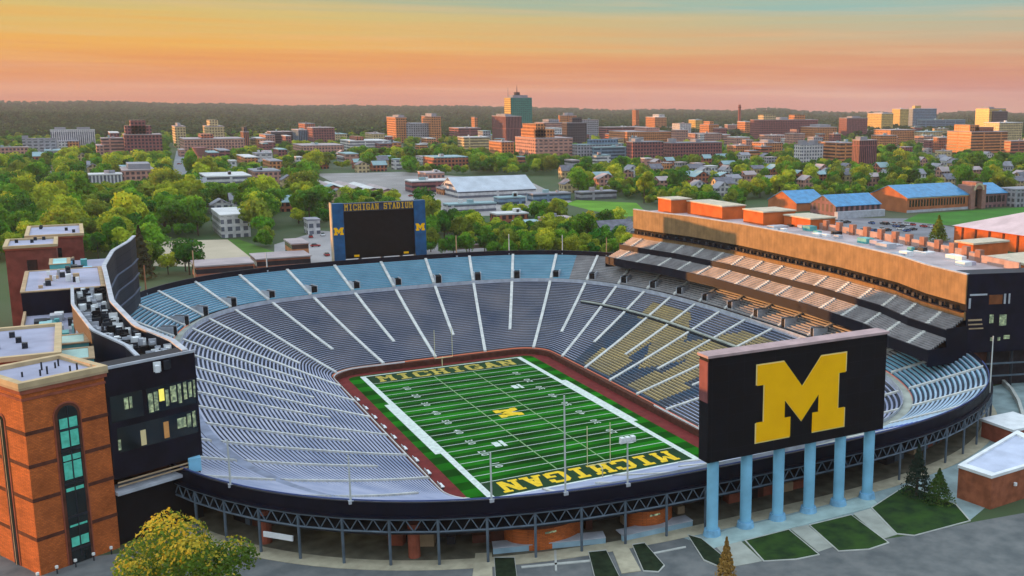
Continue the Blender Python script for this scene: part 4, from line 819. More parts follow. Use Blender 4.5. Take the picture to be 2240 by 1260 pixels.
B('small white house at the road left of the video screen', 668, 700, 480, 508, 'white', .8, 0, 1, phrase='the small white roadside house')
# centre
B('orange and purple brick tower, left one of a pair', 848, 891, 256, 308, 'orange', .55, 0, 0, ((.4, .9, 3, 'purple'),), phrase='the left twin brick tower')
B('low grey block between the twin brick towers', 872, 940, 270, 308, 'grey', .7, 0, 1, phrase='the grey block between the towers')
B('orange and purple brick tower, right one of a pair', 924, 966, 254, 308, 'orange', .5, 0, 0, ((.2, .7, 4, 'purple'),), phrase='the right twin brick tower')
B('low purple block with orange end right of the twin towers', 983, 1052, 280, 304, 'purple', .7, 3, 0, phrase='the low purple block')
B('slender orange tower standing behind the low purple block', 1032, 1046, 256, 290, 'orange', .5, 0, 0, phrase='the slender orange tower')
g, (x0, x1, y0, y1, zt) = B('tall teal glass tower with yellow lit side and spire, highest of the town', 1105, 1165, 213, 300, 'glass', .76, 0, 1, ((.15, .85, 4, 'dark'),), phrase='the teal glass tower', cat='tower')
wx, wy = (x0+x1)/2, (y0+y1)/2; MB().box(x0-.5, x0-.05, y0+.5, y1-.5, ZG, zt-1).build('painted_lit_side', wallmat('yellow'), g); MB().box(wx-6, wx+2, wy-4, wy+4, zt+4, zt+9).build('roof_storey', wallmat('dark'), g); MB().tube((wx-2, wy, zt+9), (wx-2, wy, zt+22), 1.2, .2, 6).build('spire', mat('spire_red', (.3, .16, .14), .7, .1), g); MB().tube((x0+1, wy, zt), (x0+1, wy, zt+17), .5, .2, 6).build('mast', steel, g)  # low sun on the left side put in as a yellow wall skin
B('stout brick tower in front of the teal glass tower', 1076, 1142, 254, 312, 'purple', .52, 2, 0, ((.1, .5, 3, 'orange'),), phrase='the stout brick tower')
B('cream and dark office block left of the big orange block', 1002, 1072, 300, 330, 'cream', .8, 3, 2, phrase='the cream office block')
B('low orange block in front of the stout brick tower', 1070, 1125, 310, 342, 'orange', .5, 0, 0, phrase='the low orange block')
B('big stepped block with orange side and pale gridded front', 1118, 1254, 302, 350, 'pink', .60, 1, 0, ((.05, .6, 9, 'orange'), (.1, .35, 15, 'orange')), phrase='the big pale gridded block')
B('long lower grey wing right of the big stepped block', 1252, 1366, 316, 350, 'grey', .9, 0, 3, ((.3, .9, 5, 'blue'),), phrase='the long grey wing')
B('dark glass block with sloped steps behind the grey wing', 1230, 1284, 268, 320, 'dark', .8, 0, 1, ((.3, .8, 7, 'dark'),), phrase='the dark glass block')
B('orange topped lilac block right of the teal glass tower', 1170, 1236, 268, 305, 'pink', .7, 0, 0, ((.3, .8, 5, 'grey'),), phrase='the orange topped lilac block')
B('orange block with rooftop tower behind the dark glass block', 1222, 1262, 252, 300, 'orange', .6, 0, 0, ((.3, .8, 4, 'purple'),), phrase='the rooftop tower block')
B('grey lilac block in the far row right of the teal tower', 1262, 1310, 262, 300, 'grey', .8, 0, 0, phrase='the far grey lilac block')
B('round ended blue grey hall in front of the red brick row', 1296, 1372, 322, 352, 'blue', .9, 3, 3, phrase='the blue grey hall')
B('slender orange tower right of the town centre', 1383, 1398, 240, 284, 'orange', .5, 2, 0, phrase='the slender far tower')
B('orange block with white upper right storey near the slender tower', 1412, 1458, 256, 286, 'orange', .55, 0, 2, ((.45, .95, 5, 'white'),), phrase='the orange and white block')
B('long low maroon roofed block under the slender tower', 1310, 1420, 278, 306, 'purple', .85, 3, 0, phrase='the maroon roofed block')
B('long low orange block before the orange and white one', 1330, 1470, 288, 316, 'orange', .7, 0, 0, ((.5, .8, 5, 'pink'),), phrase='the long low orange block')
B('pale block at the back of the orange cluster', 1468, 1505, 284, 316, 'pink', .7, 0, 0, phrase='the pale back block')
B('red brick row with orange end wall, left half', 1370, 1452, 310, 354, 'purple', .82, 0, 1, ((.1, .3, 3, 'brick'),), phrase='the left red brick row')
B('red brick row with orange stair bay, right half', 1450, 1582, 312, 350, 'purple', .86, 0, 1, ((.05, .12, 4, 'orange'), (.5, .6, 3, 'brick')), phrase='the right red brick row')
B('blue roofed brick hall among trees left of centre', 926, 1024, 344, 366, 'brick', .75, 0, 3, phrase='the blue roofed brick hall')
# right
B('yellow lit block left of the brick chimney', 1506, 1536, 262, 290, 'yellow', .5, 0, 2, phrase='the yellow lit block')
B('orange block right beside the yellow lit one', 1530, 1572, 272, 300, 'orange', .5, 0, 0, ((.2, .6, 5, 'orange'),), phrase='the bright orange block')
B('low pink block below the chimney', 1500, 1580, 292, 312, 'pink', .75, 0, 0, phrase='the low pink block')
g = thing('brick_chimney', 'tall slender brick chimney on the right above the town', 'chimney', (*at(1617, 296, ZG), ZG)); x, y = at(1617, 296, ZG); zt = zat(229, x, y); MB().tube((x, y, ZG), (x, y, zt), 4, 2.6, 10).build('shaft', mat('chimney_brick', (.28, .10, .08), .9, .2), g); MB().tube((x, y, zt-6), (x, y, zt-4.5), 3.4, 3.4, 10).build('collar', brickdk, g)
LAND.append((1617, 290, 'the brick chimney'))
B('pinkish low block right of the chimney', 1612, 1648, 266, 296, 'orange', .5, 0, 2, phrase='the pinkish chimney block')
B('very long purple brick block with pink rooftop rooms', 1640, 1792, 262, 305, 'purple', .87, 0, 0, ((.1, .3, 8, 'cream'), (.4, .5, 4, 'orange'), (.62, .8, 8, 'orange')), phrase='the very long purple block')
B('orange block before the very long purple one', 1750, 1830, 278, 306, 'orange', .55, 0, 0, ((.3, .8, 4, 'pink'),), phrase='the orange block before the purple one')
B('purple brick tower block with orange left side', 1834, 1896, 258, 300, 'purple', .72, 0, 0, ((.3, .7, 3, 'grey'),), phrase='the purple tower block')
B('yellow and cream block in the right hand skyline', 1896, 1952, 248, 286, 'yellow', .45, 0, 2, ((.3, .7, 3, 'orange'),), phrase='the yellow cream block')
B('cream rooftop block behind the yellow one', 1950, 1988, 238, 280, 'yellow', .55, 0, 2, phrase='the cream rooftop block')
B('blue grey wide hospital block on the right skyline', 1986, 2046, 237, 284, 'blue', .85, 0, 2, ((.1, .35, 6, 'yellow'),), phrase='the blue grey hospital block')
B('orange brick hall with pink roof right of the purple tower block', 1910, 2002, 284, 312, 'orange', .6, 0, 0, phrase='the orange pink hall')
B('pale stone building with gables and steep dark roof', 1736, 1800, 316, 358, 'white', .75, 0, 1, ((.1, .3, 4, 'white'), (.6, .8, 4, 'white')), phrase='the pale gabled building')
B('orange brick block with tall bays right of the pale gabled building', 1794, 1872, 312, 358, 'orange', .45, 3, 0, phrase='the orange bay block')
B('dark bay block with orange strips at its right', 1862, 1916, 306, 368, 'purple', .7, 2, 0, ((.1, .5, 3, 'orange'),), phrase='the dark bay block')
B('small orange villa like block among trees', 1644, 1712, 312, 336, 'orange', .6, 0, 0, ((.3, .6, 3, 'brick'),), phrase='the orange villa block')
B('narrow pink turret block above the pale gabled building', 1716, 1760, 292, 318, 'pink', .5, 0, 0, ((.3, .5, 6, 'pink'),), phrase='the pink turret block')
B('yellow tower block with dark right half on the right skyline', 2132, 2196, 237, 292, 'yellow', .55, 0, 1, ((.1, .4, 3, 'cream'),), phrase='the yellow dark tower block')
B('dark grey part rising right of the yellow tower block', 2166, 2200, 243, 292, 'dark', .9, 0, 1, phrase='the dark grey part')
B('wide orange red parking deck with pale bands at the right', 2070, 2200, 288, 340, 'orange', .6, 3, 0, ((.2, .7, 5, 'brick'), (.05, .3, 8, 'orange')), phrase='the banded orange deck')
B('cream tower behind the banded deck at the right edge', 2150, 2232, 268, 320, 'cream', .6, 0, 2, phrase='the cream edge tower')
B('low dark red block at the right edge of the town', 2196, 2260, 308, 345, 'brick', .8, 3, 0, phrase='the dark red edge block')
B('long low blue roofed block on the hill at right', 2004, 2110, 262, 286, 'blue', .9, 3, 3, phrase='the hill block')
# low filler blocks of the town
FILL = ['pink', 'orange', 'brick', 'cream', 'grey', 'white', 'purple']
pos = ['left of the purple stepped block', 'right of the dark church tower', 'behind the blue glass block', 'left of the left twin tower', 'between the stout brick tower and the cream office', 'behind the big stepped block', 'left of the chimney', 'right of the chimney', 'below the yellow cream block', 'left of the banded deck', 'below the hospital block', 'behind the pale gabled building', 'right of the slender far tower', 'behind the lilac office block', 'below the very long purple block', 'left of the orange villa']
for (lb, u0, u1, vt, vb, c) in zip(pos, (205, 552, 655, 800, 1046, 1190, 1560, 1590, 1905, 2040, 1990, 1765, 1470, 232, 1660, 1590), (228, 580, 690, 842, 1074, 1230, 1590, 1640, 1960, 2078, 2060, 1800, 1512, 262, 1730, 1640), (318, 302, 270, 292, 286, 280, 280, 300, 296, 300, 288, 300, 270, 290, 296, 318), (346, 322, 300, 316, 318, 312, 305, 318, 322, 330, 312, 322, 298, 330, 316, 334), (FILL*3)):
    B('low %s town block %s' % ({'pink': 'pinkish', 'brick': 'red brick', 'purple': 'purple brick'}.get(c, c), lb), u0, u1, vt, vb, c, .6, 0, RR.randrange(4))

FR = random.Random(17); fills = []; adj = {'pink': 'pinkish', 'brick': 'red brick', 'orange': 'orange brick', 'cream': 'cream', 'grey': 'grey', 'white': 'white', 'purple': 'purple brick'}
for (u0, u1, v0, v1, n) in ((540, 1100, 300, 328, 16), (1160, 1640, 284, 318, 18), (1560, 2240, 284, 344, 26), (0, 540, 316, 340, 9), (430, 960, 336, 372, 12), (1060, 1700, 356, 380, 9)):
    for _ in range(n):
        u, v = FR.uniform(u0, u1), FR.uniform(v0, v1); w = FR.uniform(16, 46); c = FR.choice(list(adj)); g, _b = block('x', u, u+w, v-FR.uniform(9, 20), v, c, FR.uniform(.5, .8), FR.choice((0, 0, 3, 1)), FR.randrange(4)); FOOT[-1] = (u, u+w, FOOT[-1][2]+3, v); fills.append(dict(u=u+w/2, v=v, c=adj[c], o=g))
def gable(g, x0, x1, y0, y1, zw, zr_, axis, wm, rm, zg=None, eave=.5):
    zg = ZG-.5 if zg is None else zg; mb = MB()
    if axis == 'x':
        ym = (y0+y1)/2; mb.prism([(x0, y0), (x1, y0), (x1, y1), (x0, y1)], zg, zw)
        for x in (x0, x1): mb.add([(x, y0, zw), (x, y1, zw), (x, ym, zr_)], [(0, 1, 2)])
        R = [[(x0-eave, y0-eave, zw-.25), (x1+eave, y0-eave, zw-.25), (x1+eave, ym, zr_), (x0-eave, ym, zr_)], [(x0-eave, y1+eave, zw-.25), (x1+eave, y1+eave, zw-.25), (x1+eave, ym, zr_), (x0-eave, ym, zr_)]]
    else:
        xm = (x0+x1)/2; mb.prism([(x0, y0), (x1, y0), (x1, y1), (x0, y1)], zg, zw)
        for y in (y0, y1): mb.add([(x0, y, zw), (x1, y, zw), (xm, y, zr_)], [(0, 1, 2)])
        R = [[(x0-eave, y0-eave, zw-.25), (x0-eave, y1+eave, zw-.25), (xm, y1+eave, zr_), (xm, y0-eave, zr_)], [(x1+eave, y0-eave, zw-.25), (x1+eave, y1+eave, zw-.25), (xm, y1+eave, zr_), (xm, y0-eave, zr_)]]
    mb.build('wall', wm, g); mb = MB()
    for q in R: mb.add([(a, b, c+.05) for a, b, c in q]+[(a, b, c+.35) for a, b, c in q], [(0, 1, 2, 3), (4, 5, 6, 7), (0, 1, 5, 4), (1, 2, 6, 5), (2, 3, 7, 6), (3, 0, 4, 7)])
    return mb.build('roof', rm, g)
# blue roofed halls on the right
def hall(label, uc, vb, w, d, hw, hr, axis, wm, rm, phrase, name='hall', cat='hall'):
    x, y = at(uc, vb, ZG); g = thing(name, label, cat, (x, y, ZG)); gable(g, x, x+w, y, y+d, ZG+hw, ZG+hr, axis, wm, rm); u1 = pix(x+w, y, ZG)[0]; u0 = pix(x, y+d, ZG)[0]
    FOOT.append((u0, u1, pix(x, y, ZG+hr)[1], vb)); WORLDFOOT.append((x-5, x+w+5, y-5, y+d+5)); LAND.append(((u0+u1)/2, vb, phrase)); return g, x, y
tan_trim = mat('cream_trim', (.55, .45, .3), .8, .1)
hw_ = mat('hall_brick', (.40, .14, .06), .9, .2, .2); hp_ = gridmat('hall_front', (.22, .12, .12), (.05, .04, .05), 4, 6, .9, .85, .4)
g, x, y = hall('brick hall with orange gable end and bright blue roof, left of the longer ones', 1742, 463, 24, 30, 5.2, 11.5, 'x', hw_, blueroof, 'the first blue roofed hall')
g, x, y = hall('lower long brick hall with blue roof, between the two gabled ones', 1828, 478, 34, 24, 7, 12.5, 'x', hp_, blueroof, 'the lower blue roofed hall')
MB().box(x-1, x+35, y-3, y, ZG, ZG+4).build('front_annex', lightgrey, g)
g, x, y = hall('long brick hall with orange gable, arcade of windows and blue roof', 1983, 466, 52, 34, 9.3, 15.5, 'x', hw_, blueroof, 'the long arcade hall')
for i in range(20): MB().box(x+2+i*2.4, x+3.3+i*2.4, y-.15, y, ZG+3.6, ZG+7.8).build('window', glassd, g)
MB().box(x, x+52, y-.3, y-.02, ZG, ZG+1.6).build('plinth', lightgrey, g); MB().box(x, x+52, y-.35, y-.02, ZG+8.6, ZG+9.2).build('cornice', tan_trim, g)
xe = x+52; g = thing('gate_tower', 'brick entrance tower with a tall dark arch beside the long arcade hall', 'tower', (xe, y, ZG)); mb = MB(); hwid = 6.5
mb.box(xe+.5, xe+4, y-2, y+10, ZG, ZG+15); mb.box(xe+10, xe+13.5, y-2, y+10, ZG, ZG+15); mb.box(xe+4, xe+10, y-2, y+10, ZG+12.5, ZG+17); mb.box(xe+4, xe+10, y+2, y+9, ZG, ZG+12.5); mb.build('wall', mat('tower_brick', (.30, .16, .13), .9, .2), g)
mb = MB(); P = [(xe+7-4.6*math.cos(q), ZG+12+4.6*math.sin(q)) for q in np.linspace(0, math.pi, 12)]; Q = [(xe+7-3.2*math.cos(q), ZG+12+3.2*math.sin(q)) for q in np.linspace(0, math.pi, 12)]
for i in range(11): mb.add([(P[i][0], y-2.3, P[i][1]), (P[i+1][0], y-2.3, P[i+1][1]), (Q[i+1][0], y-2.3, Q[i+1][1]), (Q[i][0], y-2.3, Q[i][1]), (P[i][0], y-1.9, P[i][1]), (P[i+1][0], y-1.9, P[i+1][1]), (Q[i+1][0], y-1.9, Q[i+1][1]), (Q[i][0], y-1.9, Q[i][1])], [(0, 1, 2, 3), (4, 5, 6, 7), (0, 1, 5, 4), (2, 3, 7, 6)])
mb.build('arch_trim', tan_trim, g); MB().box(xe+4.1, xe+9.9, y+1.7, y+1.95, ZG+1, ZG+12).build('window', glassd, g)
g = thing('hall', 'blue roofed brick wing right of the arched entrance tower', 'hall', (xe+14, y, ZG)); gable(g, xe+13.6, xe+36, y+1, y+28, ZG+9, ZG+14.5, 'x', hp_, blueroof)
for i in range(8): MB().box(xe+15+i*2.4, xe+16.3+i*2.4, y+.85, y+.99, ZG+3.4, ZG+7.6).build('window', glassd, g)
WORLDFOOT.append((xe, xe+40, y-5, y+32)); LAND.append((2150, 452, 'the arched entrance tower'))
x, y = at(2240, 452, ZG); g = thing('town_building', 'grey stone block at the right edge beside the blue roofed wing', 'building', (x, y, ZG)); MB().box(x-8, x+20, y, y+15, ZG, ZG+11).build('wall', wallmat('grey'), g); MB().box(x-8.3, x+20.3, y-.3, y+15.3, ZG+11, ZG+11.8).build('roof', ROOFM[1], g)
def pfield(name, uv, m, z=.05): return struct(sheet(name, gp(*uv), ZG+z, m))
greenf = mat('sports_grass', (.045, .17, .02), .95, .25, .05)
pfield('grass_field', ((1975, 484), (2010, 468), (2260, 452), (2300, 478), (2150, 492), (2060, 492)), greenf)
pfield('grass_field', ((1235, 446), (1262, 438), (1392, 444), (1420, 470), (1370, 474), (1300, 462)), mat('bright_grass', (.11, .26, .02), .95, .25, .05), .06)
pfield('parking_lot', ((1640, 560), (1760, 476), (1990, 478), (2100, 500), (2120, 560), (1900, 580)), mat('light_asphalt', (.20, .20, .22), .9, .3, .06), .03)
pfield('parking_lot', ((335, 582), (352, 528), (498, 524), (560, 560), (545, 585)), mat('tan_lot', (.48, .40, .29), .9, .12, .05))
pfield('grass_verge', ((498, 524), (520, 523), (640, 565), (640, 590), (560, 572)), mat('verge_grass', (.07, .15, .02), .95, .3, .1), .07)
pfield('side_road', ((600, 535), (700, 505), (760, 508), (1000, 540), (1090, 545), (1000, 560), (720, 590), (600, 590)), mat('pale_road', (.30, .28, .28), .9, .2, .05), .06)
pfield('street', ((366, 420), (386, 330), (400, 330), (428, 420)), mat('grey_street', (.24, .25, .28), .9, .2, .02))
pfield('yard', ((868, 470), (690, 380), (880, 376), (1160, 398), (1260, 445), (1130, 470), (1000, 474)), mat('pale_yard', (.30, .28, .27), .9, .25, .03), .04)
# pale sports hall and sheds left of centre
lw_ = wallmat('white', 3)
g, x, y = hall('large pale blue grey roofed hall left of the centre field', 1002, 434, 58, 40, 4.5, 13, 'x', lw_, mat('pale_metal_roof', (.46, .50, .55), .6, .15, .15), 'the large pale roofed hall')
B('low purple shed with white roof left of the large pale hall', 887, 985, 396, 420, 'purple', .85, 3, 2, phrase='the low white roofed shed', lift=2)
B('small orange brick block against the large pale hall', 955, 1002, 412, 425, 'orange', .7, 0, 0, phrase='the small orange block', lift=2)
B('pink block behind the low white roofed shed', 915, 972, 378, 396, 'pink', .7, 0, 0, lift=2)
B('flat mint roofed shed in front of the large pale hall', 970, 1086, 447, 464, 'white', .9, 3, 3, phrase='the flat mint roofed shed', lift=2)
B('low teal walled shed right of the mint roofed one', 1086, 1150, 432, 446, 'blue', .9, 3, 3, lift=2)
B('low dark teal sheds right of the large pale hall', 1152, 1250, 424, 440, 'blue', .85, 3, 1, phrase='the low teal sheds', lift=2)
B('grey car park deck right of the low teal sheds', 1262, 1350, 420, 436, 'grey', .9, 3, 1, phrase='the grey deck', lift=2)
names = ('nearest the video screen', 'second from the screen', 'third from the screen', 'fourth from the screen', 'fifth, farthest from the screen')
for i, (u, v) in enumerate(((745, 428), (780, 421), (815, 414), (850, 407), (880, 400))):
    pass
for i, (uc, vb, w, d) in enumerate(((702, 418, 12, 62), (735, 424, 12, 60), (768, 424, 11, 66), (800, 426, 12, 60), (832, 428, 11, 50))):
    x, y = at(uc, vb, ZG); g = thing('storage_shed', 'long narrow white shed, ' + ('leftmost', 'second', 'third', 'fourth', 'rightmost')[i] + ' of the parallel row behind the video screen', 'shed', (x, y, ZG), 'parallel white sheds behind the video screen')
    gable(g, x, x+w, y, y+d, ZG+3, ZG+4.6, 'y', wallmat('pink', 3), ROOFM[2 if i % 2 else 0]); WORLDFOOT.append((x-3, x+w+3, y-3, y+d+3)); FOOT.append((uc, uc+40, vb-40, vb))
LAND.append((770, 428, 'the row of white sheds'))
B('brick house with wide white flat roof behind the far rim', 1072, 1156, 468, 492, 'brick', .8, 0, 2, phrase='the white roofed brick house', lift=2)
B('grey flat roofed wing between the two brick houses', 1132, 1184, 486, 508, 'grey', .9, 3, 3, lift=2)
B('brick house with white bands behind the far rim, right of the grey wing', 1180, 1254, 478, 508, 'orange', .8, 3, 0, phrase='the banded brick house', lift=2)
B('tan garden wall like block right of the video screen', 968, 1076, 536, 546, 'cream', .95, 3, 0, lift=2)
x, y = at(1318, 530, ZG); g = thing('house', 'grey slate roofed house beside the far end of the right building', 'house', (x, y, ZG)); gable(g, x, x+18, y, y+12, ZG+5, ZG+9.5, 'x', wallmat('grey'), mat('slate_roof', (.16, .16, .19), .7, .3, .4)); gable(g, x+10, x+22, y-6, y+6, ZG+4.6, ZG+8.8, 'y', wallmat('white'), mat('slate_roof', ())); WORLDFOOT.append((x-3, x+25, y-9, y+15)); FOOT.append((1312, 1390, 492, 530)); LAND.append((1350, 528, 'the slate roofed house'))
# gate buildings on the far left rim
for lb, u0, u1, vt, vb, c in (('low building with lilac roof and maroon walls at the far left rim', 430, 565, 575, 597, 'brick'), ('low building with pink roof at the far rim left of the video screen', 562, 692, 559, 580, 'brick'), ('small orange brick box on the pink roof building', 640, 680, 547, 562, 'orange')):
    x, y = at(u0, vb, 19.5); x1, _ = at(u1, vb, 19.5); y1 = y+16; z = zat(vt+12, x, y); g = thing('gate_building', lb, 'building', (x, y, ZG)); MB().box(x, x1, y, y1, ZG, 21.5 if c == 'brick' else 24.5).build('wall', wallmat(c, 3), g); MB().box(x-.4, x1+.4, y-.4, y1+.4, 21.5 if c == 'brick' else 24.5, 22 if c == 'brick' else 25).build('roof', ROOFM[0], g)
    WORLDFOOT.append((x-2, x1+2, y-4, y1+2))
# right edge orange buildings
x, y = at(2086, 530, ZG); g = thing('sports_building', 'large low building with orange walls and pale pink hipped roof at the right edge', 'building', (x, y, ZG)); x1, y0 = x+46, y-78; zw = ZG+8.2; MB().box(x, x1, y0, y, ZG, zw).build('wall', hallwall, g); c = [(x-1, y0-1, zw), (x1+1, y0-1, zw), (x1+1, y+1, zw), (x-1, y+1, zw)]; r0, r1 = ((x+x1)/2, y0+22, zw+7.5), ((x+x1)/2, y-22, zw+7.5); MB().add(c+[r0, r1], [(0, 1, 4), (1, 2, 5, 4), (2, 3, 5), (3, 0, 4, 5)]).build('roof', rooflilac, g)
for i in range(9): MB().box(x-.35, x-.02, y-6-i*8.4, y-5-i*8.4, ZG, zw-.4).build('pilaster', brickdk, g)
LAND.append((2160, 540, 'the pink hipped building')); WORLDFOOT.append((x-4, x1+4, y0-4, y+4))
for (ua, va, ub, vt, dd, lb) in ((2126, 592, 2090, 536, 20, 'orange brick block with cream roof edge left of the dark doorway at the right edge'), (2290, 655, 2151, 545, 26, 'longer orange brick block with cream roof edge right of the dark doorway')):
    x, y = at(ua, va, ZG); _, _, ds = pix(x, y, ZG); th = math.atan2(x-CAM[0], y-CAM[1]); d = (ua-ub)/(FPX/ds)/math.sin(th)*1.05; z = 26; g = thing('sports_building', lb, 'building', (x, y, ZG), 'orange blocks behind the right building')
    MB().box(x, x+dd, y, y+d, ZG, z).build('wall', hallwall, g); MB().box(x-.4, x+dd+.4, y-.4, y+d+.4, z, z+.7).build('roof', mat('cream_slab', ()), g); WORLDFOOT.append((x-4, x+dd+4, y-4, y+d+4))
# brick piers of a fence along the lot
# slim red brick stack with a flared head on the left
x, y = at(441, 392, ZG); g = thing('water_tower', 'slim pink brick stack with a wide flared head on the left', 'tower', (x, y, ZG)); zt = zat(322, x, y); MB().tube((x, y, ZG), (x, y, zt-7), 2.6, 1.9, 10).build('shaft', mat('pink_stack', (.36, .17, .15), .9, .15), g); MB().tube((x, y, zt-7), (x, y, zt), 2.4, 6, 12).build('head', mat('pink_head', (.42, .2, .2), .9, .15), g); LAND.append((441, 390, 'the pink stack'))

# ------------------------------------------------------------------ houses among the trees
def clear(x, y, m=0):
    if (x/110.)**2+(y/131.)**2 < 1 or (abs(x) < 24 and 110 < y < 150): return False
    return all(not (a-m < x < b+m and c-m < y < d+m) for a, b, c, d in WORLDFOOT)
def near_phrase(u, v):
    return min(LAND, key=lambda q: ((q[0]-u)/1.0)**2+((q[1]-v)*2.2)**2)
ORD = ['', 'second ', 'third ', 'fourth ', 'fifth ', 'sixth ', 'seventh ', 'eighth ', 'ninth ', 'tenth ', 'eleventh ', 'twelfth ', 'thirteenth ', 'fourteenth ', 'fifteenth ', 'sixteenth ', 'seventeenth ', 'eighteenth ', 'nineteenth ', 'twentieth ']
def name_all(items, noun):
    """label each item by colour, the nearest landmark, which side of it and its order away from it"""
    cells = {}
    for it in items:
        u, v, c = it['u'], it['v'], it['c']; q = near_phrase(u, v); dx, dy = u-q[0], (v-q[1])*2.2
        rel = ('right of' if dx > 0 else 'left of') if abs(dx) > abs(dy) else ('in front of' if dy > 0 else 'behind')
        cells.setdefault((c, rel, q[2]), []).append((math.hypot(dx, dy), it))
    for (c, rel, ph), L_ in cells.items():
        L_.sort(key=lambda a: a[0])
        for i, (_, it) in enumerate(L_):
            o = ORD[min(i, 19)]; it['o']['label'] = ('%s%s %s %s %s' % (o + 'nearest ' if o else 'nearest ', c, noun, rel, ph)) if len(L_) > 1 else '%s %s standing %s %s' % (c, noun, rel, ph)
HR = random.Random(11); houses = []; hcol = {'white': (wallmat('white'), ROOFM[1]), 'teal roofed': (wallmat('brick'), ROOFM[3]), 'grey roofed': (wallmat('cream'), mat('slate_roof', ())), 'pink roofed': (wallmat('pink'), ROOFM[0])}
HZ = [(1420, 2240, 346, 412, 56), (1180, 1420, 385, 425, 7), (560, 900, 345, 378, 10), (0, 330, 352, 420, 9), (1480, 1700, 395, 430, 7), (600, 720, 400, 470, 5), (340, 560, 420, 470, 4)]
for u0, u1, v0, v1, n in HZ:
    for _ in range(n*6):
        if n <= 0: break
        u, v = HR.uniform(u0, u1), HR.uniform(v0, v1); x, y = at(u, v, ZG)
        if not clear(x, y, 8): continue
        c = HR.choice(list(hcol)); w, d = HR.uniform(9, 16), HR.uniform(8, 12); h = HR.uniform(5, 7.5); wm, rm = hcol[c]
        g = thing('house', '', 'house', (x, y, ZG), 'small houses among the trees'); gable(g, x, x+w, y, y+d, ZG+h, ZG+h+HR.uniform(2.5, 4.5), HR.choice('xy'), wm, rm)
        WORLDFOOT.append((x-3, x+w+3, y-3, y+d+3)); houses.append(dict(u=u, v=v, c=c, o=g)); n -= 1
        if n % 3: FOOT.append((u, u+12, v-16, v))
name_all(houses, 'house'); name_all(fills, 'block')

# ------------------------------------------------------------------ trees
Z_ = [(-80, 330, 352, 515, 1.0), (-80, 300, 515, 565, .9), (330, 720, 395, 522, .95), (250, 960, 336, 400, .75), (960, 1440, 350, 402, .95), (1170, 1720, 372, 438, .9), (1430, 2260, 345, 425, .8), (935, 1060, 466, 548, .8), (1060, 1400, 462, 556, .75), (1200, 1420, 425, 445, .6), (690, 940, 428, 470, .8),
      (-40, 2260, 288, 346, .34), (2000, 2130, 470, 500, .2), (1640, 1960, 468, 484, .25), (560, 700, 480, 530, .5), (300, 420, 560, 606, .12), (1220, 2260, 322, 350, .4)]
NO = [(1225, 1405, 436, 514), (335, 560, 521, 590), (590, 760, 496, 590), (1238, 1395, 436, 470), (868, 1260, 384, 468), (690, 888, 372, 430), (1640, 2300, 436, 640), (364, 418, 325, 425), (1975, 2300, 430, 500)]
TR = random.Random(21); cand = []; grid = {}
for _ in range(90000):
    zone = TR.random(); u = TR.uniform(-80, 2270); d = 67*FPX/(TR.uniform(288, 610)-221); th = YAW+math.atan((u-CX)/FPX)
    x, y = CAM[0]+d*math.sin(th), CAM[1]+d*math.cos(th); uu, v, _ = pix(x, y, ZG)
    p = max([q[4] for q in Z_ if q[0] <= uu <= q[1] and q[2] <= v <= q[3]] or [0])
    small = any(a <= uu <= b and c <= v <= e for a, b, c, e in NO)
    if small or TR.random() > p or not clear(x, y, 1): continue
    sc = TR.uniform(.55, 1.35)*(1.0 if v > 345 else .72); hpx = 14.5*sc*FPX/d; ok = True
    for a, b, c, e in FOOT:
        if a-6*FPX/d < uu < b+6*FPX/d and v > e and v-hpx < e-(e-c)*.3: ok = False; break
    if not ok: continue
    k = (int(x//14), int(y//14))
    if any((x-a)**2+(y-b)**2 < (4.6*(sc+s2))**2 for i in (-1, 0, 1) for j in (-1, 0, 1) for a, b, s2 in grid.get((k[0]+i, k[1]+j), [])): continue
    grid.setdefault(k, []).append((x, y, sc)); cand.append((d/sc, x, y, sc, uu, v))
for _ in range(26000):
    u, v = TR.uniform(-80, 2260), TR.uniform(345, 575); x, y = at(u, v, ZG); d = math.hypot(x-CAM[0], y-CAM[1]); rim_side = 935 < u < 1400 and v > 508
    if not (rim_side or TR.random() < .45) or any(a <= u <= b and c <= v <= e for a, b, c, e in NO) or not clear(x, y, 1): continue
    if not any(q[0] <= u <= q[1] and q[2]-8 <= v <= q[3]+14 for q in Z_ if q[4] > .4): continue
    sc = TR.uniform(.42, .72); hpx = 14.5*sc*FPX/d; k = (int(x//14), int(y//14))
    if not rim_side and any(a-4*FPX/d < u < b+4*FPX/d and v > e and v-hpx < e-(e-c)*.4 for a, b, c, e in FOOT): continue
    if any((x-a)**2+(y-b)**2 < (4.4*(sc+s2))**2 for i in (-1, 0, 1) for j in (-1, 0, 1) for a, b, s2 in grid.get((k[0]+i, k[1]+j), [])): continue
    grid.setdefault(k, []).append((x, y, sc)); cand.append((d/sc, x, y, sc, u, v))
cand.sort(); NIND = 285; trees = []
colw = ['green']*4+['dark green']*3+['yellow green']*3+['olive']*2
for i, (_, x, y, sc, u, v) in enumerate(cand[:NIND]):
    c = TR.choice(colw); s = TR.randrange(5); g = thing('broadleaf_tree', '', 'tree', (x, y, ZG), 'broadleaf trees round the stadium')
    for nm, me in (('trunk', TRUNK[s]), ('crown', CROWN[(c, s)])): o = bpy.data.objects.new(nm, me); COL.objects.link(o); o.parent = g
    g.rotation_euler = (0, 0, TR.uniform(0, 6.28)); g.scale = (sc, sc, sc*TR.uniform(.9, 1.2)); trees.append(dict(u=u, v=v-8*sc*FPX/_, c=c, o=g))
name_all(trees, 'tree')

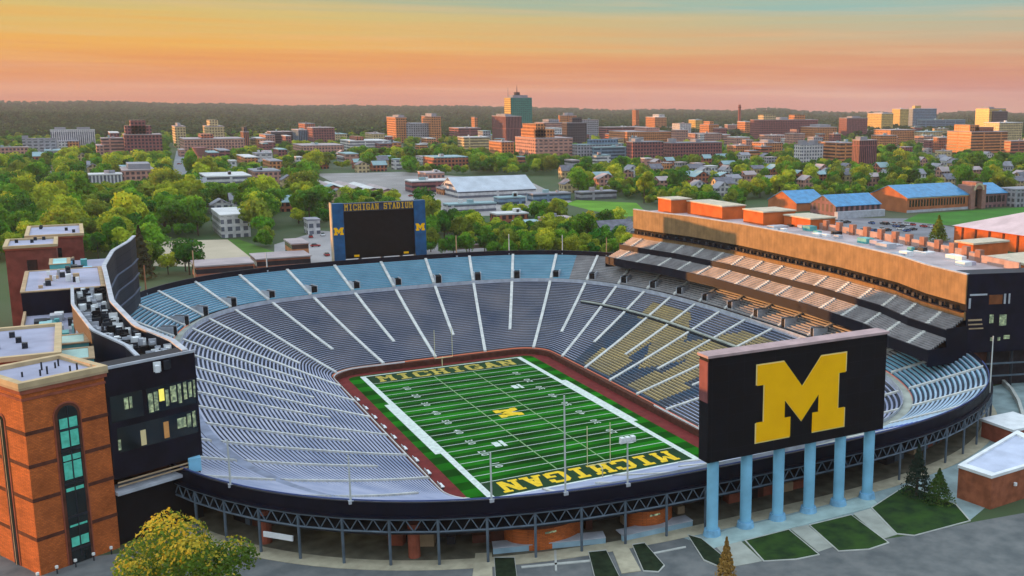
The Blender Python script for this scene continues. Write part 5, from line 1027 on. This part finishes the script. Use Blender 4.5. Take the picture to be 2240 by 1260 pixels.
def scatter(name, pts, meshes):
    """one object: a cloud of points that carries a crown on each"""
    src = bpy.data.collections.new(name+'_source')
    for i, me in enumerate(meshes): o = bpy.data.objects.new('crown_%02d' % i, me); src.objects.link(o)
    me = bpy.data.meshes.new(name); me.from_pydata([p[:3] for p in pts], [], [])
    for nm, k, ty in (('scl', 3, 'FLOAT'), ('rot', 4, 'FLOAT'), ('idx', 5, 'INT')):
        a = me.attributes.new(nm, ty, 'POINT'); a.data.foreach_set('value', [p[k] for p in pts])
    o = bpy.data.objects.new(name, me); COL.objects.link(o); ng = bpy.data.node_groups.new(name, 'GeometryNodeTree')
    ng.interface.new_socket('Geometry', in_out='INPUT', socket_type='NodeSocketGeometry'); ng.interface.new_socket('Geometry', in_out='OUTPUT', socket_type='NodeSocketGeometry')
    n = ng.nodes; gi, go = n.new('NodeGroupInput'), n.new('NodeGroupOutput'); ci = n.new('GeometryNodeCollectionInfo'); ci.inputs['Collection'].default_value = src; ci.inputs['Separate Children'].default_value = True; ci.inputs['Reset Children'].default_value = True
    ip = n.new('GeometryNodeInstanceOnPoints'); ip.inputs['Pick Instance'].default_value = True
    def att(nm, ty): a = n.new('GeometryNodeInputNamedAttribute'); a.data_type = ty; a.inputs[0].default_value = nm; return a.outputs[0]
    cx = n.new('ShaderNodeCombineXYZ'); l = ng.links.new; l(att('rot', 'FLOAT'), cx.inputs[2])
    l(gi.outputs[0], ip.inputs['Points']); l(ci.outputs[0], ip.inputs['Instance']); l(att('idx', 'INT'), ip.inputs['Instance Index']); l(cx.outputs[0], ip.inputs['Rotation']); l(att('scl', 'FLOAT'), ip.inputs['Scale']); l(ip.outputs[0], go.inputs[0])
    md = o.modifiers.new('crowns', 'NODES'); md.node_group = ng; return o
MID = [CROWN[(c, i)] for c in LEAF for i in range(5)]
wts = [i for i, c in enumerate(LEAF) for _ in range({'green': 4, 'dark green': 3, 'yellow green': 3, 'olive': 2}[c])]
o = scatter('town_trees', [(x, y, ZG-.5, sc, TR.uniform(0, 6.28), TR.choice(wts)*5+TR.randrange(5)) for (_, x, y, sc, u, v) in cand[NIND:]], MID); struct(o, 'stuff'); tag(o, 'mass of smaller and farther broadleaf trees filling the town', 'trees', None, 'stuff')
FARC = [crownmesh('far_crown', m, 260, 7.5, 5.5, 1.5, 60+i, 1.7, 9) for i, m in enumerate((leafmat('leaf_far_a', (.075, .125, .035), (.026, .05, .016), .8), leafmat('leaf_far_b', (.055, .10, .03), (.018, .04, .014), .8)))]
pts = []
for _ in range(15000):
    d = 1900*(3.5)**TR.random(); a = math.radians(TR.uniform(-8, 54)); x, y = CAM[0]+d*math.sin(a), CAM[1]+d*math.cos(a)
    if clear(x, y): pts.append((x, y, hill(x, y)-1, TR.uniform(.7, 1.15)*(1+d/14000), TR.uniform(0, 6.28), TR.randrange(2)))
o = scatter('hillside_wood', pts, FARC); tag(o, 'hazy green wood covering the hills behind the town', 'wood', None, 'stuff')

# ------------------------------------------------------------------ cars
CC = {'white': (.7, .7, .7), 'silver': (.4, .42, .45), 'black': (.02, .02, .025), 'red': (.35, .03, .03), 'blue': (.04, .09, .25)}
def carmesh(c):
    m = mat('car_'+c, CC[c], .3, .05); b = MB(); P = [(-2.2, .35), (2.2, .35), (2.2, .85), (1.1, .95), (-2.1, 1.0), (-2.2, .8)]
    vs = [(a, s*.9, z) for s in (-1, 1) for a, z in P]; n = 6; b.add(vs, [tuple(range(n)), tuple(range(2*n-1, n-1, -1))]+[(i, n+i, n+(i+1) % n, (i+1) % n) for i in range(n)]); body = b.mesh('body', m)
    b = MB(); P = [(-1.7, .98), (.9, .98), (.3, 1.5), (-1.3, 1.5)]; vs = [(a, s*(.82 if z < 1.2 else .7), z) for s in (-1, 1) for a, z in P]; n = 4
    b.add(vs, [tuple(range(n)), tuple(range(2*n-1, n-1, -1))]+[(i, n+i, n+(i+1) % n, (i+1) % n) for i in range(n)]); cab = b.mesh('cabin', glassd)
    return body, cab
wheel = MB().tube((0, -.1, 0), (0, .1, 0), .34, n=10).mesh('wheel', black); CM = {c: carmesh(c) for c in CC}; cars = []
CR = random.Random(5); spots = [(1800+i*13+CR.uniform(-3, 3), 486+i*.5) for i in range(16)]+[(1830+i*14, 505+CR.uniform(-2, 2)) for i in range(13)]+[(1960+i*12, 497) for i in range(8)]+[(420, 531), (680, 520), (706, 516), (690, 540), (640, 552), (660, 575), (715, 560), (384, 380), (392, 360), (400, 398), (1290, 432), (1310, 430), (900, 430), (930, 438), (860, 440), (1180, 445), (1200, 440)]
for u, v in spots:
    if CR.random() < .2 and u > 1790: continue
    x, y = at(u, v, ZG); c = CR.choice(list(CC)); g = thing('parked_car', '', 'car', (x, y, ZG+.1), 'cars parked in the lots')
    for me in CM[c]: o = bpy.data.objects.new(me.name.split('.')[0], me); COL.objects.link(o); o.parent = g
    for a in (-1.35, 1.35):
        for s in (-.85, .85): o = bpy.data.objects.new('wheel', wheel); COL.objects.link(o); o.parent = g; o.location = (a, s, .34)
    g.rotation_euler = (0, 0, CR.choice([1.57, 0, 1.45])); cars.append(dict(u=u, v=v, c=c, o=g))
name_all(cars, 'car')

# ------------------------------------------------------------------ evening haze over the town
mb = MB(); mb.box(-2300, 6500, -420, 7300, -3, 165); hz = mb.build('haze', None)
hm = bpy.data.materials.new('haze'); hm.use_nodes = True; t = hm.node_tree; t.nodes.remove(t.nodes['Principled BSDF']); v = t.nodes.new('ShaderNodeVolumePrincipled'); v.inputs['Color'].default_value = (.82, .84, .86, 1); v.inputs['Density'].default_value = .00005; v.inputs['Anisotropy'].default_value = 0
t.links.new(v.outputs[0], t.nodes['Material Output'].inputs['Volume']); hz.data.materials.clear(); hz.data.materials.append(hm); tag(hz, 'thin pale evening haze over the whole town', 'haze', None, 'stuff')
